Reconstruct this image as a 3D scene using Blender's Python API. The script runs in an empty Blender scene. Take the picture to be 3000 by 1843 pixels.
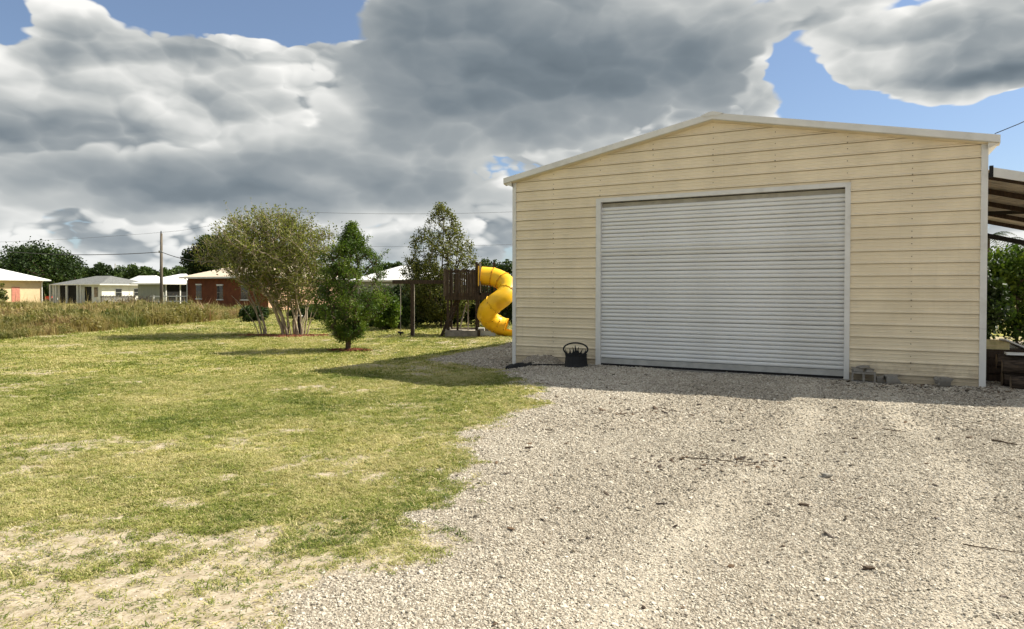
import bpy, math, random
import numpy as np
from mathutils import Vector, Matrix

# ------------------------------------------------------------------ camera
scene = bpy.context.scene
col = scene.collection
CAMZ = 1.682
PITCH, ROLL = -0.0139, -0.0017
cam_d = bpy.data.cameras.new('camera')
cam = bpy.data.objects.new('camera', cam_d)
col.objects.link(cam)
cam_d.sensor_width = 36.0
cam_d.lens = 23.4
cam_d.shift_y = -43.3 / 3000.0
cam_d.clip_end = 5000.0
cam.matrix_world = Matrix.Translation((0, 0, CAMZ)) @ Matrix.Rotation(math.pi / 2 + PITCH, 4, 'X') @ Matrix.Rotation(-ROLL, 4, 'Z')
scene.camera = cam

# ------------------------------------------------------------------ light
SUN = Vector((0.96, 0.28, 1.0)).normalized()          # towards the sun
sun_el = math.asin(SUN.z)
sun_az = math.atan2(SUN.x, SUN.y)
sun_d = bpy.data.lights.new('sun', 'SUN')
sun_d.energy = 5.0
sun_d.angle = math.radians(0.6)
sun_d.color = (1.0, 0.93, 0.80)
sun = bpy.data.objects.new('sun', sun_d)
col.objects.link(sun)
sun.rotation_euler = (-SUN).to_track_quat('-Z', 'Y').to_euler()
sun.location = (20, 5, 30)
scene.view_settings.view_transform = 'Standard'
scene.view_settings.look = 'None'
scene.view_settings.exposure = 0.88
scene.view_settings.gamma = 1.0
scene.render.engine = 'CYCLES'
scene.cycles.max_bounces = 5
scene.cycles.diffuse_bounces = 3
scene.cycles.glossy_bounces = 2
scene.cycles.transparent_max_bounces = 8
scene.cycles.use_denoising = True
scene.cycles.use_adaptive_sampling = True
scene.cycles.adaptive_threshold = 0.025


def lin(r, g, b):
    def f(c):
        c /= 255.0
        return c / 12.92 if c <= 0.04045 else ((c + 0.055) / 1.055) ** 2.4
    return (f(r), f(g), f(b), 1.0)


class NT:
    """small wrapper for node trees"""
    def __init__(self, tree):
        self.t = tree
        self.n = tree.nodes
        self.l = tree.links

    def new(self, t, **kw):
        nd = self.n.new(t)
        for k, v in kw.items():
            setattr(nd, k, v)
        return nd

    def put(self, sock, v):
        if isinstance(v, bpy.types.NodeSocket):
            self.l.new(v, sock)
        elif v is not None:
            sock.default_value = v

    def math(self, op, a, b=None, c=None, clamp=False):
        nd = self.new('ShaderNodeMath', operation=op, use_clamp=clamp)
        self.put(nd.inputs[0], a)
        self.put(nd.inputs[1], b)
        self.put(nd.inputs[2], c)
        return nd.outputs[0]

    def vmath(self, op, a, b=None):
        nd = self.new('ShaderNodeVectorMath', operation=op)
        self.put(nd.inputs[0], a)
        self.put(nd.inputs[1], b)
        return nd.outputs['Value'] if op in ('DOT_PRODUCT', 'LENGTH', 'DISTANCE') else nd.outputs[0]

    def noise(self, vec, scale, detail=3.0, rough=0.5, dist=0.0):
        nd = self.new('ShaderNodeTexNoise')
        if vec is not None:
            self.l.new(vec, nd.inputs['Vector'])
        nd.inputs['Scale'].default_value = scale
        nd.inputs['Detail'].default_value = detail
        nd.inputs['Roughness'].default_value = rough
        nd.inputs['Distortion'].default_value = dist
        return nd.outputs[0]

    def smooth(self, v, a, b, lo=0.0, hi=1.0):
        nd = self.new('ShaderNodeMapRange', interpolation_type='SMOOTHSTEP')
        self.put(nd.inputs[0], v)
        for i, q in enumerate((a, b, lo, hi)):
            nd.inputs[1 + i].default_value = q
        return nd.outputs[0]

    def mix(self, f, a, b, mode='MIX'):
        nd = self.new('ShaderNodeMix', data_type='RGBA', blend_type=mode)
        self.put(nd.inputs[0], f)
        self.put(nd.inputs[6], a)
        self.put(nd.inputs[7], b)
        return nd.outputs[2]

    def ramp(self, f, stops):
        nd = self.new('ShaderNodeValToRGB')
        cr = nd.color_ramp
        while len(cr.elements) < len(stops):
            cr.elements.new(0.5)
        for e, (p, c) in zip(cr.elements, stops):
            e.position = p
            e.color = c
        self.put(nd.inputs[0], f)
        return nd.outputs[0]


# ------------------------------------------------------------------ sky
def build_world():
    w = bpy.data.worlds.new('World')
    scene.world = w
    w.use_nodes = True
    w.cycles.sampling_method = 'MANUAL'
    w.cycles.sample_map_resolution = 512
    N = NT(w.node_tree)
    N.n.clear()
    out = N.new('ShaderNodeOutputWorld')
    bg = N.new('ShaderNodeBackground')
    STR = 0.1
    bg.inputs[1].default_value = STR
    N.l.new(bg.outputs[0], out.inputs[0])
    sky = N.new('ShaderNodeTexSky', sky_type='NISHITA')
    sky.sun_disc = False
    sky.sun_elevation = sun_el
    sky.sun_rotation = sun_az
    sky.air_density = 1.0
    sky.dust_density = 0.6
    sky.ozone_density = 2.0
    tc = N.new('ShaderNodeTexCoord')
    D = N.vmath('NORMALIZE', tc.outputs['Generated'])
    V = N.vmath('MULTIPLY', D, (1.0, 1.0, 1.9))
    # soft warp so that cloud edges curl
    wv = N.new('ShaderNodeTexNoise')
    N.l.new(V, wv.inputs['Vector'])
    wv.inputs['Scale'].default_value = 7.0
    wv.inputs['Detail'].default_value = 3.0
    wv.inputs['Roughness'].default_value = 0.6
    warp = N.vmath('MULTIPLY', N.vmath('SUBTRACT', wv.outputs[1], (0.5, 0.5, 0.5)), (0.13, 0.13, 0.13))
    VW = N.vmath('ADD', V, warp)

    VW2 = N.vmath('ADD', V, N.vmath('MULTIPLY', warp, (0.55, 0.55, 0.55)))
    DW = N.vmath('ADD', D, N.vmath('MULTIPLY', warp, (0.50, 0.50, 0.40)))

    # cloud banks by direction: azimuth, elevation, half width, half height in degrees, weight
    def blobs(lst):
        tot = 0.0
        for az, el, rx, ry, wt in lst:
            a, e = math.radians(az), math.radians(el)
            c = (math.sin(a) * math.cos(e), math.cos(a) * math.cos(e), math.sin(e))
            sx = 1.0 / max(math.radians(rx), 1e-3)
            sz = 1.0 / max(math.radians(ry), 1e-3)
            q = N.new('ShaderNodeVectorMath', operation='MULTIPLY_ADD')
            N.l.new(DW, q.inputs[0])
            q.inputs[1].default_value = (sx, sx, sz)
            q.inputs[2].default_value = (-c[0] * sx, -c[1] * sx, -c[2] * sz)
            g = N.math('POWER', 0.4966, N.vmath('DOT_PRODUCT', q.outputs[0], q.outputs[0]))
            tot = N.math('MULTIPLY_ADD', g, wt, tot)
        return tot
    def layer(under, off, sc, thr, cover, shade, hi, lo, edge=0.10, rel=0.55, top=1.0):
        """one deck of heaped cloud: bright thin rims, grey thick cores, puffs lit from the sun side"""
        n = N.noise(N.vmath('ADD', VW2, off), sc, 5.0, 0.56, 0.0)
        n2 = N.noise(N.vmath('ADD', VW2, (off[0] + 0.16 / sc, off[1], off[2] + 0.40 / sc)), sc, 2.0, 0.5, 0.0)
        puff = relief = None
        for k, (m, wt, lw) in enumerate(((2.2, 0.48, 0.55), (5.2, 0.36, 0.50), (12.0, 0.24, 0.22))):
            q = []
            P = N.vmath('ADD', VW2, (off[0] + k * 3.1, off[1], off[2]))
            for o2 in ((None, (0.13 / (sc * m), 0.02 / (sc * m), 0.32 / (sc * m))) if k < 2 else (None,)):
                nd = N.new('ShaderNodeTexVoronoi', feature='F1')
                N.l.new(P if o2 is None else N.vmath('ADD', P, o2), nd.inputs['Vector'])
                nd.inputs['Scale'].default_value = sc * m
                q.append(N.math('MULTIPLY', nd.outputs['Distance'], nd.outputs['Distance']))
            puff = N.math('MULTIPLY_ADD', q[0], -wt, 0.40 if puff is None else puff)
            if len(q) < 2:
                continue
            relief = N.math('MULTIPLY_ADD', N.math('SUBTRACT', q[1], q[0]), lw * rel, 0.0 if relief is None else relief)
        dens = N.math('MULTIPLY_ADD', n, 1.5, -0.75 - thr)
        dens = N.math('MULTIPLY_ADD', puff, 0.85, dens)
        dens = N.math('ADD', N.math('ADD', dens, blobs(cover)), holes)
        alpha = N.smooth(dens, 0.0, edge)
        core = N.smooth(dens, 0.0, 1.0)
        br = N.math('MULTIPLY_ADD', core, lo - hi, hi)
        br = N.math('MULTIPLY_ADD', N.math('SUBTRACT', n, n2), top, br)
        br = N.math('ADD', N.math('ADD', br, relief), blobs(shade))
        cl = N.ramp(br, [(0.0, (0.064, 0.083, 0.100, 1)), (0.25, (0.108, 0.130, 0.148, 1)), (0.48, (0.182, 0.201, 0.212, 1)),
                         (0.72, (0.325, 0.335, 0.330, 1)), (1.0, (0.55, 0.545, 0.525, 1))])
        cl10 = N.mix(1.0, cl, (1 / STR, 1 / STR, 1 / STR, 1), 'MULTIPLY')
        return N.mix(alpha, under, cl10)
    holes = blobs(HOLES)
    sep = N.new('ShaderNodeSeparateXYZ')
    N.l.new(D, sep.inputs[0])
    c = N.mix(1.0, sky.outputs[0], (0.55, 0.60, 0.67, 1), 'MULTIPLY')
    c = N.mix(0.14, c, (0.32 / STR, 0.36 / STR, 0.40 / STR, 1))
    c = layer(c, (11.3, 4.0, 2.0), 5.0, 0.02, COVER_BACK, SHADE_BACK, 0.76, 0.50, 0.13, 0.75, 1.2)
    c = layer(c, (1.7, 8.1, 5.0), 3.4, 0.10, COVER_MID, SHADE_MID, 0.84, 0.54, 0.13, 0.72, 1.4)
    c = layer(c, (6.2, 2.4, 9.0), 2.6, 0.16, COVER_FRONT, SHADE_FRONT, 0.66, 0.35, 0.20, 0.42, 1.05)
    haze = N.math('EXPONENT', N.math('MULTIPLY', N.math('MAXIMUM', sep.outputs[2], 0.0), -16.0))
    c = N.mix(N.math('MULTIPLY', haze, 0.55), c, (0.30 / STR, 0.335 / STR, 0.36 / STR, 1))
    N.l.new(c, bg.inputs[0])


def ae(x, y):
    """direction of a photograph point as azimuth and elevation in degrees"""
    az = math.atan((x - 1500) / 1950)
    return math.degrees(az), math.degrees(math.atan((852 - y) / 1950 * math.cos(az)))


def bl(x, y, rx, ry, w):
    a, e = ae(x, y)
    return (a, e, rx * 0.0276, ry * 0.0288, w)


HOLES = [bl(620, 5, 270, 65, -1.05), bl(420, 10, 110, 50, -0.5), bl(-20, 60, 70, 80, -0.8), bl(890, 60, 100, 50, -0.7), bl(2345, 205, 70, 65, -1.2),
         bl(2430, 300, 110, 40, -1.0), bl(2640, 360, 260, 34, -1.0), bl(2990, 450, 200, 80, -1.2), bl(2620, 20, 110, 24, -0.6), bl(1480, 510, 90, 50, -0.5)]
COVER_BACK = [bl(850, 260, 330, 200, 0.6), bl(2700, 200, 350, 140, 0.4), bl(800, 680, 1100, 110, 0.35), bl(1600, 350, 500, 140, 0.4)]
SHADE_BACK = [bl(330, 690, 240, 36, -0.30), bl(1390, 690, 120, 60, -0.3), bl(1100, 330, 300, 120, -0.12)]
COVER_MID = [bl(230, 220, 330, 190, 0.75), bl(560, 330, 260, 150, 0.5), bl(2650, 170, 360, 90, 0.85), bl(2850, 300, 150, 50, 0.5), bl(1560, 400, 300, 60, 0.35), bl(150, 540, 170, 90, 0.4),
                     bl(2430, 45, 170, 50, 0.6), bl(2900, 40, 160, 50, 0.4), bl(2260, 300, 100, 60, 0.5)]
SHADE_MID = [bl(300, 420, 300, 44, -0.20), bl(2870, 220, 190, 30, -0.50), bl(420, 290, 220, 90, 0.10)]
COVER_FRONT = [bl(1330, 140, 320, 170, 0.75), bl(1850, 170, 430, 170, 0.85), bl(620, 545, 420, 70, 0.70), bl(1050, 520, 380, 90, 0.65), bl(1150, 330, 330, 130, 0.45),
                       bl(850, 220, 200, 130, -0.5), bl(200, 180, 300, 150, -0.6), bl(2750, 150, 420, 120, -0.6), bl(600, 690, 700, 50, -0.35)]
SHADE_FRONT = [bl(560, 570, 330, 45, -0.16), bl(1000, 560, 380, 50, -0.12), bl(1330, 200, 300, 120, -0.04), bl(1100, 380, 350, 90, 0.14)]
build_world()


# ------------------------------------------------------------------ helpers
def vnoise(x, y, seed=0):
    x = np.asarray(x, float)
    y = np.asarray(y, float)
    xi = np.floor(x).astype(np.int64)
    yi = np.floor(y).astype(np.int64)
    fx, fy = x - xi, y - yi
    fx = fx * fx * (3 - 2 * fx)
    fy = fy * fy * (3 - 2 * fy)

    def h(a, b):
        n = (a * 374761393 + b * 668265263 + seed * 974634541) & 0xffffffff
        n = ((n ^ (n >> 13)) * 1274126177) & 0xffffffff
        n = n ^ (n >> 16)
        return (n & 0xffff) / 65535.0
    return (h(xi, yi) * (1 - fx) + h(xi + 1, yi) * fx) * (1 - fy) + (h(xi, yi + 1) * (1 - fx) + h(xi + 1, yi + 1) * fx) * fy


def fbm(x, y, seed=0, o=4):
    s, a, t = 0, 0.5, 0
    for i in range(o):
        s = s + a * vnoise(np.asarray(x) * 2 ** i, np.asarray(y) * 2 ** i, seed + i * 17)
        t += a
        a *= 0.5
    return s / t


def sstep(v, a, b):
    t = np.clip((np.asarray(v, float) - a) / (b - a), 0, 1)
    return t * t * (3 - 2 * t)


# the garage stands at GO, turned by PSI; local x runs along its front, local y into it
GO = Vector((0.0957, 15.919, 0.0))
PSI = -0.4827
CU, SU = math.cos(PSI), math.sin(PSI)


def gar(t, s):
    return GO.x + CU * t - SU * s, GO.y + SU * t + CU * s


def to_gar(x, y):
    dx, dy = x - GO.x, y - GO.y
    return dx * CU + dy * SU, -dx * SU + dy * CU


# lawn / gravel edge: x as a function of y (metres)
EDGE = np.array([(1.5, -1.75), (3.31, -1.22), (3.72, -1.10), (3.9, -0.86), (4.2, -0.80), (4.45, -0.72), (4.75, -0.70), (5.0, -0.62), (5.25, -0.40),
                 (5.9, -0.45), (6.85, -0.36), (8.4, -0.12), (9.4, 0.16), (11.1, 0.48), (11.9, 0.15), (13.0, 0.02), (15.0, -0.05), (16.0, 0.0)])


def masks(x, y):
    """gravel mask and grass density"""
    x = np.asarray(x, float)
    y = np.asarray(y, float)
    xe = np.interp(y, EDGE[:, 0], EDGE[:, 1])
    wob = (fbm(x * 1.1, y * 1.1, 3, 4) - 0.5) * 0.75 + (fbm(x * 4, y * 4, 9, 3) - 0.5) * 0.85
    g = sstep(x - xe + wob, -0.42, 0.40)
    t, s = to_gar(x, y)
    strip = sstep(t + 2.75 + 0.10 * s + wob * 0.5, -0.2, 0.3) * sstep(s + 0.35 + 0.12 * t + wob * 0.3, -0.15, 0.2) * (1 - sstep(s, 10, 13))
    inside = (s > -0.3) & (t < 0.4)
    g = np.where(y > 16.2, 0.0, g)
    right = sstep(t - 0.4, -0.2, 0.2) * sstep(s + 2.0, -0.3, 0.3) * (1 - sstep(s, 14, 17)) * (1 - sstep(t, 16, 19))
    g = np.maximum(np.maximum(g, right), np.where(inside, strip, 0))
    near = 1 - sstep(y + 0.42 * x, 1.6, 6.4)
    bare = fbm(x * 0.55 + 4, y * 0.9, 21, 4)
    fine = fbm(x * 2.3, y * 2.3, 33, 3)
    d = 0.75 - 0.61 * near + (bare - 0.5) * (1.1 + 0.7 * near) + (fine - 0.5) * 0.9 + (fbm(x * 7, y * 7, 35, 2) - 0.5) * 0.9
    d = d - 0.35 * np.exp(-(((y - 4.55) - 0.22 * (x + 2.5)) / 0.22) ** 2) * sstep(-x, 0.8, 1.6) - 0.30 * np.exp(-(((y - 3.75) - 0.30 * (x + 2.5)) / 0.20) ** 2) * sstep(-x, 1.0, 1.8)
    d = np.clip(d, 0.03, 1.0)
    d = d * (1 - g) ** 1.5
    return g, d


def tracks(x, y):
    """packed pale wheel tracks on the drive"""
    x = np.asarray(x, float)
    y = np.asarray(y, float)
    k = 0
    for c in (0.55, -1.05, 2.4):
        k = k + np.exp(-((x - (c + 0.54 * y) + 0.25 * np.sin(y * 0.7 + c)) / 0.26) ** 2) * (0.55 + 0.9 * (fbm(x * 0.9, y * 0.9, 91, 3) - 0.3))
    return np.clip(k, 0, 1)


def gz(x, y):
    x = np.asarray(x, float)
    y = np.asarray(y, float)
    xe = np.interp(y, EDGE[:, 0], EDGE[:, 1])
    lawn = sstep(xe - x, -0.2, 1.8) * (0.4 + 0.6 * sstep(y, 6, 13))
    t, s = to_gar(x, y)
    lawn = np.where(y > 15.5, sstep(-t, -0.3, 1.6), lawn)
    lawn = np.maximum(lawn, sstep(s, 9, 16))
    z = -0.12 * lawn
    z = z - 0.16 * np.exp(-(((t + 0.25) / 0.9) ** 2 + ((s + 0.5) / 1.0) ** 2))
    heap = np.exp(-((s + 0.02) / 0.34) ** 2) * sstep(t, 0.0, 0.45) * (1 - sstep(t, 0.85, 1.35))
    z = z + 0.22 * heap * (0.85 + 0.3 * fbm(x * 4, y * 4, 77, 2))
    z = z + (fbm(x * 0.8, y * 0.8, 5, 3) - 0.5) * 0.05 * sstep(y, 1, 4) + (fbm(x * 4, y * 4, 6, 3) - 0.5) * 0.022
    return z


def gz1(x, y):
    return float(gz(np.array([x]), np.array([y]))[0])


def px(x, Y):
    """world x of a photograph column at depth Y"""
    return (x - 1500) / 1950 * Y


def pz(y, Y):
    """world height of a photograph row at depth Y"""
    return CAMZ + (852.0 - y) / 1950 * Y


class MB:
    """collects geometry for one mesh"""
    def __init__(self):
        self.v, self.f = [], []

    def add(self, vs, fs):
        o = len(self.v)
        self.v += [tuple(p) for p in vs]
        self.f += [tuple(i + o for i in q) for q in fs]
        return self

    def box(self, x0, x1, y0, y1, z0, z1, m=None):
        p = [Vector((x, y, z)) for z in (z0, z1) for y in (y0, y1) for x in (x0, x1)]
        if m is not None:
            p = [m @ q for q in p]
        return self.add(p, [(0, 2, 3, 1), (4, 5, 7, 6), (0, 1, 5, 4), (2, 6, 7, 3), (0, 4, 6, 2), (1, 3, 7, 5)])

    def bar(self, a, b, w, h):
        a, b = Vector(a), Vector(b)
        d = b - a
        q = d.to_track_quat('X', 'Z').to_matrix().to_4x4()
        return self.box(0, d.length, -w / 2, w / 2, -h / 2, h / 2, Matrix.Translation(a) @ q)

    def tube(self, pts, rad, n=8, cap=True):
        pts = [Vector(p) for p in pts]
        if not hasattr(rad, '__len__'):
            rad = [rad] * len(pts)
        up = Vector((0, 0, 1))
        d0 = (pts[1] - pts[0]).normalized()
        if abs(d0.z) > 0.9:
            up = Vector((1, 0, 0))
        u = (up - d0 * up.dot(d0)).normalized()
        vs, fs = [], []
        for i, p in enumerate(pts):
            d = (pts[min(i + 1, len(pts) - 1)] - pts[max(i - 1, 0)]).normalized()
            u = (u - d * u.dot(d))
            u = u.normalized() if u.length > 1e-6 else d.orthogonal().normalized()
            w = d.cross(u)
            for k in range(n):
                a = 2 * math.pi * k / n
                vs.append(p + (u * math.cos(a) + w * math.sin(a)) * rad[i])
        for i in range(len(pts) - 1):
            for k in range(n):
                a, b = i * n + k, i * n + (k + 1) % n
                fs.append((a, b, b + n, a + n))
        if cap:
            fs.append(tuple(range(n))[::-1])
            fs.append(tuple((len(pts) - 1) * n + k for k in range(n)))
        return self.add(vs, fs)

    def lathe(self, prof, n=20, m=None):
        vs, fs = [], []
        for r, z in prof:
            for k in range(n):
                a = 2 * math.pi * k / n
                p = Vector((r * math.cos(a), r * math.sin(a), z))
                vs.append(m @ p if m is not None else p)
        for i in range(len(prof) - 1):
            for k in range(n):
                a, b = i * n + k, i * n + (k + 1) % n
                fs.append((a, b, b + n, a + n))
        return self.add(vs, fs)

    def build(self, name, mat, parent=None, smooth=False, loc=None, rz=None):
        me = bpy.data.meshes.new(name)
        me.from_pydata(self.v, [], self.f)
        me.update()
        if smooth:
            me.polygons.foreach_set('use_smooth', [True] * len(me.polygons))
        if mat is not None:
            me.materials.append(mat)
        o = bpy.data.objects.new(name, me)
        col.objects.link(o)
        if parent is not None:
            o.parent = parent
        if loc is not None:
            o.location = loc
        if rz is not None:
            o.rotation_euler = (0, 0, rz)
        return o


def arr_mesh(name, verts, faces, mat, parent=None, attrs=None, smooth=False):
    """fast mesh from arrays; faces is (n, k)"""
    me = bpy.data.meshes.new(name)
    nv, (nf, k) = len(verts), faces.shape
    me.vertices.add(nv)
    me.vertices.foreach_set('co', np.ascontiguousarray(verts, dtype=np.float32).ravel())
    me.loops.add(nf * k)
    me.loops.foreach_set('vertex_index', np.ascontiguousarray(faces, dtype=np.int32).ravel())
    me.polygons.add(nf)
    me.polygons.foreach_set('loop_start', np.arange(0, nf * k, k, dtype=np.int32))
    if smooth:
        me.polygons.foreach_set('use_smooth', np.ones(nf, dtype=bool))
    me.update(calc_edges=True)
    for an, av in (attrs or {}).items():
        at = me.attributes.new(an, 'FLOAT', 'POINT')
        at.data.foreach_set('value', np.ascontiguousarray(av, dtype=np.float32))
    if mat is not None:
        me.materials.append(mat)
    o = bpy.data.objects.new(name, me)
    col.objects.link(o)
    if parent is not None:
        o.parent = parent
    return o


def tag(o, label=None, cat=None, group=None, kind=None):
    if label:
        o['label'] = label
    if cat:
        o['category'] = cat
    if group:
        o['group'] = group
    if kind:
        o['kind'] = kind
    return o


def thing(name, label, cat, loc=(0, 0, 0), rz=0.0, group=None):
    o = bpy.data.objects.new(name, None)
    o.empty_display_size = 0.2
    col.objects.link(o)
    o.location = loc
    o.rotation_euler = (0, 0, rz)
    return tag(o, label, cat, group)


def dup(o, parent=None):
    c = o.copy()
    col.objects.link(c)
    c.parent = parent
    for ch in list(o.children):
        dup(ch, c)
    return c


# ------------------------------------------------------------------ materials
def mat(name, rgb, rough=0.7, var=0.12, scale=8.0, metal=0.0, bump=0.0, bscale=None, spec=0.3, dirt=None, dscale=1.5, coords='Object', stretch=None):
    m = bpy.data.materials.new(name)
    m.use_nodes = True
    N = NT(m.node_tree)
    b = N.n['Principled BSDF']
    tc = N.new('ShaderNodeTexCoord')
    v = tc.outputs[coords]
    if stretch:
        v = N.vmath('MULTIPLY', v, stretch)
    n = N.noise(v, scale, 4, 0.55)
    dark = tuple(c * (1 - var) for c in rgb[:3]) + (1,)
    lite = tuple(min(1, c * (1 + var)) for c in rgb[:3]) + (1,)
    c = N.mix(N.smooth(n, 0.3, 0.7), dark, lite)
    if dirt:
        n2 = N.noise(v, dscale, 5, 0.6)
        c = N.mix(N.smooth(n2, 0.48, 0.75), c, dirt + (1,))
    N.l.new(c, b.inputs['Base Color'])
    b.inputs['Roughness'].default_value = rough
    b.inputs['Metallic'].default_value = metal
    b.inputs['Specular IOR Level'].default_value = spec
    if bump:
        bp = N.new('ShaderNodeBump')
        bp.inputs['Strength'].default_value = bump
        bp.inputs['Distance'].default_value = 0.02
        N.l.new(N.noise(v, bscale or scale * 3, 5, 0.6), bp.inputs['Height'])
        N.l.new(bp.outputs[0], b.inputs['Normal'])
    return m


def siding_mat(name, rgb, rough, var, scale, dirt=None, dscale=1.0, bump=0.05, bscale=14, spec=0.35):
    """painted sheet: faint oil-canning, weathering and mud splashed up from the ground"""
    m = mat(name, rgb, rough, var, scale, dirt=dirt, dscale=dscale, spec=spec)
    N = NT(m.node_tree)
    b = N.n['Principled BSDF']
    src = b.inputs['Base Color'].links[0].from_socket
    tc = N.new('ShaderNodeTexCoord')
    v = tc.outputs['Object']
    sp = N.new('ShaderNodeSeparateXYZ')
    N.l.new(v, sp.inputs[0])
    n = N.noise(v, 5.0, 6, 0.65)
    h = N.math('SUBTRACT', N.math('MULTIPLY_ADD', n, 0.75, -0.05), sp.outputs[2])
    mud = N.math('MULTIPLY', N.smooth(h, -0.12, 0.30), 0.65)
    c = N.mix(mud, src, (0.33, 0.26, 0.17, 1))
    st = N.noise(N.vmath('MULTIPLY', v, (9.0, 1.0, 0.35)), 1.0, 4, 0.6)
    c = N.mix(N.math('MULTIPLY', N.smooth(st, 0.55, 0.8), 0.18), c, (0.42, 0.35, 0.23, 1))
    N.l.new(c, b.inputs['Base Color'])
    bp = N.new('ShaderNodeBump')
    bp.inputs['Strength'].default_value = 0.25
    bp.inputs['Distance'].default_value = 0.03
    N.l.new(N.noise(N.vmath('MULTIPLY', v, (1.0, 1.0, 2.5)), 1.6, 3, 0.5), bp.inputs['Height'])
    N.l.new(bp.outputs[0], b.inputs['Normal'])
    return m


def leaf_mat(name, dark, mid, lite, trans=0.35, instancer=False):
    m = bpy.data.materials.new(name)
    m.use_nodes = True
    N = NT(m.node_tree)
    b = N.n['Principled BSDF']
    at = N.new('ShaderNodeAttribute', attribute_name='tint')
    at.attribute_type = 'INSTANCER' if instancer else 'GEOMETRY'
    c = N.ramp(at.outputs['Fac'], [(0.0, tuple(dark) + (1,)), (0.5, tuple(mid) + (1,)), (1.0, tuple(lite) + (1,))])
    N.l.new(c, b.inputs['Base Color'])
    b.inputs['Roughness'].default_value = 0.55
    b.inputs['Specular IOR Level'].default_value = 0.25
    tr = N.new('ShaderNodeBsdfTranslucent')
    N.l.new(N.mix(1.0, c, (1.1, 1.15, 0.7, 1), 'MULTIPLY'), tr.inputs[0])
    mx = N.new('ShaderNodeMixShader')
    mx.inputs[0].default_value = trans
    N.l.new(b.outputs[0], mx.inputs[1])
    N.l.new(tr.outputs[0], mx.inputs[2])
    N.l.new(mx.outputs[0], N.n['Material Output'].inputs[0])
    return m


M = {}
M['siding'] = siding_mat('beige_painted_metal', (0.72, 0.625, 0.45), 0.45, 0.06, 1.3, dirt=(0.645, 0.555, 0.39), dscale=0.8, bump=0.04, bscale=14, spec=0.35)
M['trim'] = mat('white_painted_metal', (0.64, 0.635, 0.60), 0.45, 0.05, 2.0, dirt=(0.55, 0.54, 0.50), dscale=3.0)
M['door'] = mat('grey_white_door_metal', (0.69, 0.695, 0.68), 0.42, 0.06, 1.2, spec=0.35, dirt=(0.60, 0.60, 0.57), dscale=0.9, stretch=(0.4, 1, 3))
M['galv'] = mat('galvanised_steel', (0.42, 0.42, 0.40), 0.4, 0.12, 6.0, metal=0.4)
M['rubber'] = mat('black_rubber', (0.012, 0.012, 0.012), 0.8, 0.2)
M['roofm'] = mat('white_roof_metal', (0.70, 0.70, 0.68), 0.4, 0.05, 1.0)
M['concrete'] = mat('concrete', (0.235, 0.22, 0.19), 0.9, 0.2, 9.0, bump=0.5, bscale=40, dirt=(0.2, 0.18, 0.15), dscale=4)
M['black'] = mat('black_painted_iron', (0.010, 0.010, 0.011), 0.6, 0.3, 12.0)
M['yellow'] = mat('yellow_plastic', (0.86, 0.50, 0.012), 0.42, 0.06, 2.5, dirt=(0.72, 0.36, 0.015), dscale=1.8, spec=0.4)
M['yellow_d'] = mat('yellow_flange', (0.66, 0.31, 0.012), 0.5, 0.1, 5.0)
M['oldwood'] = mat('weathered_wood', (0.052, 0.035, 0.023), 0.9, 0.35, 7.0, bump=0.4, bscale=30, stretch=(3, 3, 0.5))
M['greywood'] = mat('grey_board', (0.26, 0.23, 0.19), 0.9, 0.25, 9.0, bump=0.3, bscale=30)
M['pole'] = mat('utility_pole_wood', (0.13, 0.11, 0.085), 0.9, 0.25, 4.0, stretch=(4, 4, 0.4))
M['brick'] = mat('red_brick_wall', (0.145, 0.046, 0.017), 0.9, 0.22, 2.2, dirt=(0.115, 0.036, 0.015), dscale=0.7)
M['cream'] = mat('cream_stucco', (0.62, 0.48, 0.30), 0.9, 0.08, 1.5)
M['whitewall'] = mat('white_wall', (0.66, 0.66, 0.62), 0.8, 0.06, 1.5)
M['greywall'] = mat('grey_siding', (0.24, 0.25, 0.21), 0.8, 0.12, 2.0, stretch=(6, 6, 0.2))
M['shingle'] = mat('grey_shingle', (0.16, 0.165, 0.16), 0.9, 0.25, 5.0, bump=0.3)
M['whiteroof'] = mat('white_metal_roof', (0.78, 0.78, 0.76), 0.5, 0.04, 1.0)
M['creamroof'] = mat('cream_metal_roof', (0.62, 0.52, 0.40), 0.6, 0.06, 1.0)
M['glass'] = mat('window_glass', (0.02, 0.023, 0.025), 0.08, 0.1, spec=0.6)
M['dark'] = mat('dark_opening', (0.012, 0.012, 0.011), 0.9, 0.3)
M['reddoor'] = mat('faded_red_paint', (0.46, 0.19, 0.14), 0.7, 0.12, 4.0)
M['red'] = mat('red_paint', (0.45, 0.03, 0.02), 0.4, 0.1)
M['wire'] = mat('wire', (0.05, 0.05, 0.05), 0.6, 0.1)
M['bark'] = mat('brown_bark', (0.085, 0.062, 0.042), 0.95, 0.35, 10.0, bump=0.6, bscale=30, stretch=(2, 2, 0.5))
M['myrtle_bark'] = mat('pale_smooth_bark', (0.30, 0.245, 0.175), 0.8, 0.35, 6.0, stretch=(2, 2, 0.4), dirt=(0.16, 0.12, 0.085), dscale=3.0)
M['mulch'] = mat('red_brown_mulch', (0.17, 0.055, 0.028), 0.95, 0.45, 22.0, bump=1.0, bscale=40)
M['log'] = mat('log_bark', (0.05, 0.036, 0.025), 0.95, 0.5, 6.0, bump=1.0, bscale=18, stretch=(1, 4, 4))
M['logend'] = mat('cut_log_end', (0.17, 0.125, 0.08), 0.9, 0.25, 10.0)
M['leaf_myrtle'] = leaf_mat('myrtle_leaf', (0.045, 0.058, 0.013), (0.145, 0.165, 0.038), (0.34, 0.33, 0.10), 0.45)
M['leaf_bright'] = leaf_mat('bright_leaf', (0.015, 0.036, 0.005), (0.066, 0.118, 0.012), (0.19, 0.25, 0.03), 0.35)
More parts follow.
